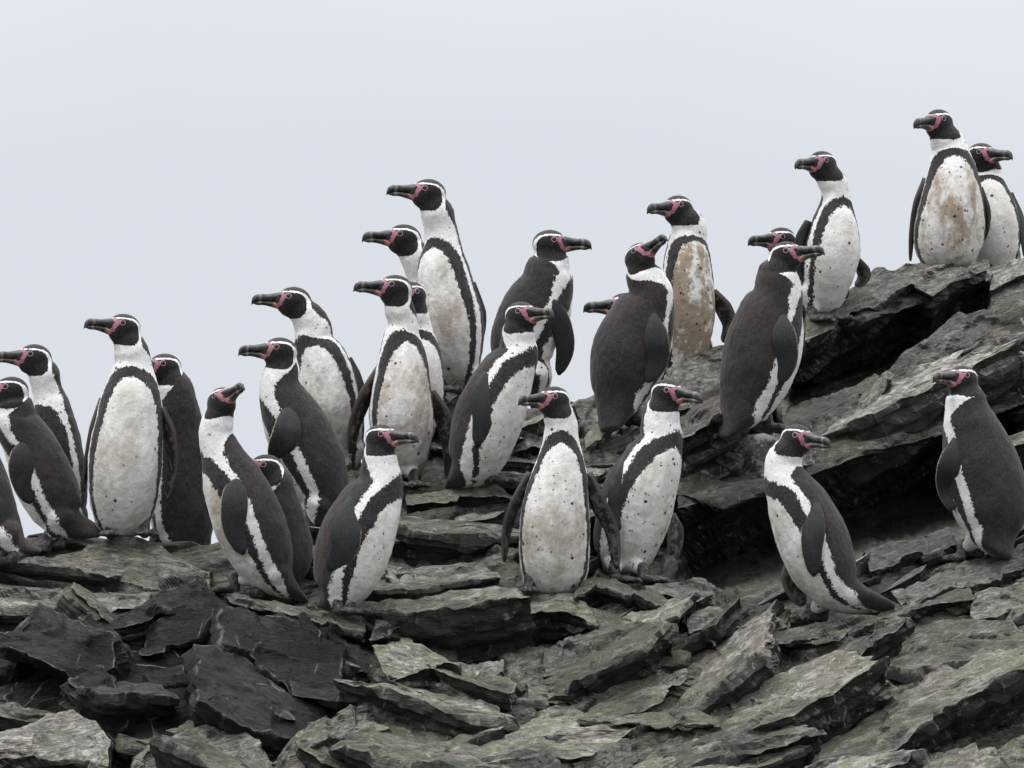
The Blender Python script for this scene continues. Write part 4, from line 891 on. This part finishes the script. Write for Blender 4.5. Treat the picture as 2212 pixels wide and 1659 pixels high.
        for i in range(20):
            th = 2 * math.pi * i / 20; dr = e1 * math.cos(th) + e2 * math.sin(th)
            for j in range(6):
                ph = 2 * math.pi * j / 6
                Vt.append(c - root_loc + nn * .4 * g + dr * (5.0 + .85 * math.cos(ph)) * g + nn * .9 * math.sin(ph) * g)
        for i in range(20):
            for j in range(6): Ft.append((i * 6 + j, ((i + 1) % 20) * 6 + j, ((i + 1) % 20) * 6 + (j + 1) % 6, i * 6 + (j + 1) % 6))
        props(link('eye_ring', mesh_np('eye_ring', np.array(Vt), Ft), M['ring'], eo))
    # flippers
    sp2 = catmull(np.array([[q[0], q[1], q[2]] if q is not None else [st[1][0], st[1][1], 10] for q in st], float), 80)[0]
    for fl in flips:
        pts, w, show = fl[0], fl[1], fl[2]; edge = fl[3] if len(fl) > 3 else 1
        P3 = []
        for q in pts:
            if len(q) > 2: dz = q[2]
            else:
                d2 = np.hypot(sp2[:, 0] - q[0], sp2[:, 1] - q[1]); i = np.argmin(d2 - sp2[:, 2] * .3)
                dz = math.sqrt(max(sp2[i, 2] ** 2 - min(d2[i], sp2[i, 2]) ** 2, 0)) * 1.0 + 8
            if len(P3) == 0 and show == 'D' and len(q) == 2: dz -= 16
            P3.append(P(q[0], q[1], D - dz * u))
        if show == 'D' and len(pts[0]) == 2: P3 = [P3[0] + (P3[0] - P3[1]) * .55 + FW * 36 * u] + P3
        Cc, _ = catmull(np.array(P3), 22); Tt = np.gradient(Cc, axis=0); Tt /= np.linalg.norm(Tt, axis=1)[:, None]
        tt = np.linspace(0, 1, 22)
        pre = show == 'D' and len(pts[0]) == 2
        pk, pw_ = ([0, .18, .28, .38, .50, .66, .82, .93, .98, 1], [.10, .26, .50, .84, 1.0, .95, .78, .56, .36, .12]) if pre else ([0, .1, .28, .5, .75, .9, .97, 1], [.36, .60, 1.0, .98, .80, .58, .38, .12])
        wp = np.interp(tt, pk, pw_) * w / 2
        full = 27 * np.interp(tt, pk, pw_)
        Vf = []; fu = []; fv = []; ns = 14
        for i in range(22):
            t_ = Tt[i]; pi_ = nrm(np.cross(t_, FW)); dp = nrm(np.cross(pi_, t_))
            if np.dot(dp, FW) < 0: dp = -dp
            f_ = max(full[i], wp[i]); ca = min(wp[i] / f_, 1.0); sa = math.sqrt(max(0, 1 - ca * ca)) * edge
            W = pi_ * ca + dp * sa; N = nrm(np.cross(W, t_)); 
            if np.dot(N, FW) > 0: N = -N
            th = (4.6 * (1 - tt[i]) + 2.2) * u
            for j in range(ns):
                ph = 2 * math.pi * j / ns; cu, su = math.cos(ph), math.sin(ph)
                cam_side = math.copysign(abs(su) ** .8, su)
                Vf.append(Cc[i] + W * f_ * u * cu + N * th * (cam_side + .35 * (1 - cu * cu)) - root_loc)
                fu.append(cu * (1 if edge > 0 else -1)); fv.append(1.0 if ((su > 0) == (show == 'V')) else 0.0)
        mf = mesh_np('flipper', np.array(Vf), tube_faces(22, ns)); fattr(mf, 'fu', fu); fattr(mf, 'fv', fv)
        props(link('flipper', mf, M['flip'], root))
    # feet
    wf = nrm(np.array([math.sin(math.radians(body_yaw)), -math.cos(math.radians(body_yaw)), 0.0])); wl = np.cross([0, 0, 1.0], wf); wz = np.array([0, 0, 1.0])
    for k, fp in enumerate(feetp):
        s2 = Soup(); b = fp - root_loc
        s2.capsule(b + wz * 30 * u, b + wz * 4 * u + wf * 4 * u, 12.5 * u, 12 * u)
        tips = []
        for a_, L_ in ((-.40, 58), (0.02, 70), (.42, 58)):
            d_ = wf * math.cos(a_) + wl * math.sin(a_); tip = b + d_ * L_ * u - wz * 3 * u; mid = b + d_ * L_ * .5 * u + wz * 2.5 * u
            s2.capsule(b + wz * 3 * u, mid, 9.5 * u, 7.8 * u, 10); s2.capsule(mid, tip, 7.8 * u, 5.2 * u, 10); tips.append(tip)
        s2.V += [b + wz * 4 * u, tips[0] - (tips[0] - b) * .12 + wz * 2 * u, tips[1] - (tips[1] - b) * .2 + wz * 2 * u, tips[2] - (tips[2] - b) * .12 + wz * 2 * u,
                 b - wz * 3 * u, tips[0] - (tips[0] - b) * .12 - wz * 2 * u, tips[1] - (tips[1] - b) * .2 - wz * 2 * u, tips[2] - (tips[2] - b) * .12 - wz * 2 * u]
        n0 = len(s2.V) - 8
        s2.F += [(n0, n0 + 1, n0 + 2, n0 + 3), (n0 + 4, n0 + 7, n0 + 6, n0 + 5), (n0 + 1, n0 + 5, n0 + 6, n0 + 2), (n0 + 2, n0 + 6, n0 + 7, n0 + 3), (n0, n0 + 4, n0 + 5, n0 + 1), (n0 + 3, n0 + 7, n0 + 4, n0)]
        mfo = remesh(s2.mesh('foot'), 0.003, 2); mfo.polygons.foreach_set('use_smooth', np.ones(len(mfo.polygons), bool))
        fo = props(link('foot', mfo, M['foot'], root))
        sc_ = Soup()
        for tp in tips: sc_.capsule(tp, tp + nrm(tp - b) * 8 * u - wz * 4 * u, 2.6 * u, .7 * u, 8)
        co_ = link('claws', sc_.mesh('claws'), M['claw'], fo); co_['kind'] = 'stuff'
    return root

PG = [
 dict(label='penguin cut off by the left photo edge, only brown back and tail visible', D=19.8,
  st=[(90,1190,9),(36,1176,30),(-6,1120,48),(-36,1060,60),(-60,990,58),(-70,930,50),(-76,890,42),(-78,865,40)], body_yaw=-95,
  head=(-86,842,-90,0), flips=[([(-30,1040),(-8,1090),(2,1140),(16,1190)],34,'D')], feet=[(2,1216,8),(30,1214,-20)], stain=.3, brown=1, seed=1),
 dict(label='side-view penguin at the left photo edge, bill cut off, tail on ridge', D=19.9,
  st=[(222,1152,9),(150,1132,40),(120,1092,60),(93,1033,66),(66,968,58),(36,915,50),(34,890,42),(30,868,40)], body_yaw=-102,
  head=(24,848,-85,0), flips=[([(52,958),(46,1000),(50,1042),(66,1088)],58,'D',-1)], feet=[(104,1186,10),(134,1180,-25)], stain=.2, brown=.7, seed=2, nape=0.8),
 dict(label='long-necked penguin looking left, behind the one whose bill the photo edge cuts off', D=20.2,
  st=[None,(140,1130,34),(134,1080,54),(125,1020,62),(119,955,56),(112,885,42),(102,842,33),(96,808,34)], body_yaw=-45,
  head=(74,778,-78,3), flips=[([(158,945,20),(166,985,20),(176,1030,15),(182,1060,10)],16,'D')], stain=.15, seed=3),
 dict(label='upright penguin with large pale belly facing the camera on the left ridge', D=20.0,
  st=[None,(264,1122,54),(266,1078,72),(271,991,79),(283,876,68),(286,814,50),(288,782,40),(283,756,39)], body_yaw=6,
  head=(267,712,-66,7), flips=[([(220,860,6),(202,930,4),(189,1000,0),(180,1062,0)],15,'V',1),([(350,880,14),(368,945,8),(372,1010,4),(358,1084,0)],30,'V',-1)],
  feet=[(238,1158,16),(312,1156,16)], stain=.35, spots=.3, brown=.3, seed=4),
 dict(label='brown-backed penguin seen from behind, half hidden by the pale-bellied one on the left ridge', D=20.22,
  st=[(442,1238,13),(412,1188,46),(395,1125,68),(390,1050,70),(387,970,60),(386,910,50),(381,864,44),(376,835,41)], body_yaw=-128,
  head=(355,798,-66,0), flips=[([(330,945,20),(334,1000,30),(342,1050,30),(350,1090,20)],30,'D')], feet=[(336,1180,0),(392,1215,-20)], stain=.1, brown=.9, seed=5, fit=False, nape=0.58),
 dict(label='penguin in left profile left of centre, bill tipped up towards the camera', D=19.7,
  st=[(666,1300,9),(606,1257,42),(570,1203,68),(541,1133,78),(506,1048,68),(481,985,48),(466,942,38),(470,912,36)], body_yaw=-82,
  head=(479,872,36,24), flips=[([(510,1035),(506,1085),(506,1140),(526,1198)],60,'D',-1)], feet=[(510,1276,22),(562,1286,-20)], stain=.5, spots=.1, brown=.8, seed=6),
 dict(label='long-billed penguin with buff chest looking left against the sky, left of centre', D=20.45,
  st=[None,(735,990,40),(728,935,58),(716,866,64),(700,788,55),(679,745,44),(677,712,40),(666,684,36)], body_yaw=-28,
  head=(634,654,-84,3), flips=[([(752,775,6),(771,815,0),(783,858,0),(776,892,0)],16,'D',1)], stain=.55, spots=.25, brown=.2, seed=7),
 dict(label='dark-backed penguin left of centre with long white stripe beside its flipper, looking left', D=20.08,
  st=[(722,1158,10),(695,1115,42),(699,1070,58),(673,998,74),(637,920,70),(610,858,52),(604,826,43),(609,798,37)], body_yaw=-104,
  head=(604,763,-76,2), flips=[([(622,884),(620,930),(604,972),(594,1008)],62,'D',-1)], feet=[(668,1148,20),(690,1146,-20)], stain=.1, brown=.1, seed=8, fit=False, nape=0.82),
 dict(label='small dark penguin peeking out between larger ones left of centre, bill hidden', D=19.84,
  st=[None,(578,1266,34),(608,1222,56),(620,1185,56),(612,1138,52),(606,1095,45),(600,1065,39),(596,1042,38)], body_yaw=-112,
  head=(574,1016,-72,0), feet=[(560,1285,0),(606,1290,-10)], stain=.2, brown=.2, seed=9, fit=False, nape=0.7),
 dict(label='leaning penguin looking right at lower left centre, broad flipper across its side', D=19.68,
  st=[(690,1311,12),(727,1289,50),(748,1237,74),(770,1164,81),(797,1100,72),(820,1048,53),(820,1008,42),(819,985,38)], body_yaw=74,
  head=(824,951,62,2), flips=[([(762,1080),(750,1140),(742,1190),(710,1230)],68,'D',1)], feet=[(754,1322,22),(728,1322,-20)], stain=.5, spots=.4, brown=1, seed=10),
 dict(label='penguin with outspread dark mottled flippers and stained belly, left of centre, looking left', D=20.3,
  st=[None,(872,1000,44),(870,955,62),(867,887,68),(869,800,57),(867,735,42),(870,700,32),(863,668,33)], body_yaw=16,
  head=(853,628,-78,4), flips=[([(818,795,6),(788,860,4),(765,920,0),(756,980,0)],30,'V',1),([(932,845,4),(960,908,0),(973,975,0),(968,1036,0)],40,'V',-1)],
  feet=[(893,1052,16),(850,1052,0)], stain=.6, spots=.5, brown=.3, seed=11),
 dict(label='penguin mostly hidden behind the one with outspread flippers, only nape and one flank showing', D=20.52,
  st=[None,(890,930,44),(895,880,58),(900,834,59),(905,778,50),(902,730,38),(900,705,32),(897,687,33)], body_yaw=16,
  head=(888,643,-36,3), stain=.2, spots=.5, seed=12),
 dict(label='tall penguin stretching its neck up against the sky near the centre, looking left', D=20.75,
  st=[None,(985,821,38),(980,767,60),(974,690,68),(957,588,57),(955,533,42),(951,496,36),(944,458,37)], body_yaw=-28,
  head=(925,421,-80,5), flips=[([(1018,610,18),(1030,685,16),(1024,745,14),(1028,798,10)],42,'D',1)], feet=[(994,846,14),(955,846,0)], stain=.6, spots=.2, brown=.2, seed=13),
 dict(label='penguin behind the tall stretching one, only head and throat against the sky', D=21.0,
  st=[None,(945,840,40),(945,800,55),(945,740,56),(938,670,47),(921,625,36),(910,588,34),(898,553,35)], body_yaw=-40,
  head=(872,519,-80,3), stain=.1, seed=14),
 dict(label='penguin looking right against the sky at centre, flipper curving out to the right', D=21.0,
  st=[None,(1152,832,36),(1136,790,60),(1131,735,72),(1160,667,76),(1181,614,60),(1184,583,50),(1188,565,44)], body_yaw=106,
  head=(1188,531,82,0), flips=[([(1196,655),(1213,705,40),(1221,755,20),(1207,810,6)],46,'D',1)], stain=.3, brown=.2, seed=15, nape=0.62),
 dict(label='brown-naped penguin at centre looking right, on the mossy shelf, with spotted belly', D=20.35,
  st=[(966,1058,10),(1017,1016,52),(1037,963,69),(1062,887,75),(1092,815,63),(1117,768,47),(1118,742,39),(1119,716,37)], body_yaw=64,
  head=(1126,686,50,4), flips=[([(1055,808),(1043,856),(1043,910),(1030,962)],52,'D',1)], feet=[(1028,1040,22),(1052,1040,-16)], stain=.35, spots=.8, brown=.9, seed=16),
 dict(label='penguin facing the camera in the centre foreground, both flippers held away from its body', D=19.7,
  st=[None,(1197,1246,62),(1197,1200,74),(1199,1107,72),(1210,1022,58),(1212,958,41),(1213,917,35),(1208,898,35)], body_yaw=0,
  head=(1196,869,-57,1), flips=[([(1143,1020,8),(1110,1095,4),(1094,1150,0),(1089,1214,0)],22,'V',1),([(1272,1022,8),(1292,1085,4),(1322,1147,2),(1333,1230,6)],36,'V',-1)],
  feet=[(1144,1280,20),(1236,1272,20)], stain=.55, spots=.6, brown=.2, seed=17),
 dict(label='heavily spotted penguin looking right, just right of the one holding out both flippers', D=19.92,
  st=[(1284,1246,13),(1340,1215,56),(1356,1157,74),(1379,1074,79),(1406,1008,67),(1426,952,49),(1426,917,43),(1430,886,38)], body_yaw=46,
  head=(1442,854,56,-6), flips=[([(1352,995),(1338,1055),(1334,1105),(1336,1146)],46,'D',1),([(1450,1110,-34),(1458,1150,-34),(1455,1190,-34),(1434,1238,-34)],38,'V',1)],
  feet=[(1327,1256,24),(1388,1256,8)], stain=.4, spots=1, brown=.9, seed=18, behind=(17, .17)),
 dict(label='dark-backed penguin right of centre seen from behind, bill raised to the upper right', D=20.6,
  st=[(1316,930,15),(1332,878,44),(1345,825,70),(1364,753,83),(1390,683,69),(1405,641,52),(1400,617,44),(1388,592,39)], body_yaw=136,
  head=(1382,560,44,30), flips=[([(1412,688),(1418,735),(1419,782),(1397,826)],56,'D',1)], feet=[(1369,905,4),(1340,908,-10)], stain=.1, brown=.4, seed=19, nape=0.72),
 dict(label='almost hidden penguin right of centre, only bill and pink face against the sky', D=21.1,
  st=[None,(1370,890,36),(1375,860,50),(1382,820,54),(1394,775,46),(1392,740,40),(1385,715,34),(1374,695,34)], body_yaw=-60,
  head=(1350,667,-84,0), stain=.1, seed=20),
 dict(label='penguin with strongly brown-stained belly right of centre, head turned left', D=20.95,
  st=[None,(1478,778,42),(1484,718,53),(1487,640,57),(1485,562,51),(1486,522,42),(1490,498,37),(1482,480,36)], body_yaw=22,
  head=(1464,455,-50,0), flips=[([(1540,628,4),(1564,668,0),(1576,704,0),(1562,740,0)],36,'V',-1)], stain=2.6, spots=.7, brown=.3, seed=21, hs=.96),
 dict(label='penguin with only its head visible, looking left between two penguins at right', D=21.25,
  st=[None,(1690,770,36),(1692,735,50),(1692,690,52),(1706,640,48),(1712,600,40),(1706,572,34),(1698,548,33)], body_yaw=-40,
  head=(1687,524,-57,0), stain=.1, seed=22, hs=.95),
 dict(label='large dark-backed penguin at right with a thick neck and its bill pointing right', D=20.58,
  st=[(1561,945,14),(1600,889,52),(1625,832,74),(1648,757,84),(1665,686,74),(1679,640,57),(1680,611,49),(1680,592,45)], body_yaw=116,
  head=(1698,556,63,8), flips=[([(1690,688),(1694,730),(1699,778),(1686,828)],56,'D',1)], feet=[(1656,924,10),(1630,926,-10)], stain=.1, brown=.8, seed=23, nape=0.5),
 dict(label='upright penguin with clean white belly at right, head turned left against the sky', D=21.1,
  st=[None,(1772,651,38),(1784,604,54),(1796,544,60),(1803,486,50),(1806,443,36),(1806,413,31),(1798,392,32)], body_yaw=30,
  head=(1775,359,-44,0), flips=[([(1745,478,14),(1732,520,20),(1728,565,20),(1735,608,20)],30,'D',1),([(1846,555,-20),(1866,588,-20),(1862,606,-20),(1848,618,-20)],26,'V',-1)], stain=.2, spots=.35, brown=.2, seed=24, hs=.95),
 dict(label='upright penguin with spotted buff belly on the highest ridge, flippers close to its sides', D=21.48,
  st=[None,(2051,566,50),(2049,526,73),(2054,469,74),(2057,391,59),(2054,339,43),(2051,318,37),(2042,300,36)], body_yaw=6,
  head=(2027,269,-41,-2), flips=[([(1998,385,4),(1980,440,4),(1970,500,2),(1966,564,0)],15,'V',1),([(2118,405,4),(2130,455,2),(2130,490,2),(2124,520,0)],14,'V',-1)], stain=.9, spots=1, brown=.2, seed=25, hs=.95),
 dict(label='penguin looking right on the highest ridge, half hidden behind the buff-bellied one', D=21.65,
  st=[None,(2143,570,46),(2143,530,60),(2142,484,60),(2138,434,50),(2134,394,37),(2134,376,31),(2130,360,30)], body_yaw=0,
  head=(2120,341,48,1), flips=[([(2180,418,4),(2202,470,4),(2212,520,2),(2214,556,0)],20,'D',1)], stain=.15, spots=.4, brown=.6, seed=26, hs=.93),
 dict(label='charcoal-backed penguin seen from behind at the right edge, face turned left', D=19.95,
  st=[(2172,1202,14),(2152,1165,50),(2144,1117,78),(2133,1057,85),(2113,985,80),(2095,918,61),(2088,882,48),(2085,855,43)], body_yaw=-128,
  head=(2079,824,-47,4), flips=[([(2062,958),(2050,1010),(2046,1055),(2060,1102)],52,'D',-1)], feet=[(2080,1206,24),(2118,1198,6)], stain=.1, brown=.1, seed=27, nape=0.58),
 dict(label='penguin at lower right with body in left profile, head turned right, tail on rock', D=19.6,
  st=[(1930,1318,12),(1828,1285,46),(1785,1233,71),(1753,1161,77),(1723,1089,66),(1699,1041,51),(1690,1003,39),(1700,980,37)], body_yaw=-76,
  head=(1722,951,50,-6), flips=[([(1755,1085),(1757,1137),(1754,1186),(1758,1245)],52,'D',-1),([(1704,1212,-40),(1708,1250,-40),(1722,1284,-40),(1738,1308,-40)],44,'V',1)],
  feet=[(1781,1338,18),(1752,1344,-20)], stain=.5, spots=.3, brown=.3, seed=28),
]
for q in PG: penguin(**q)
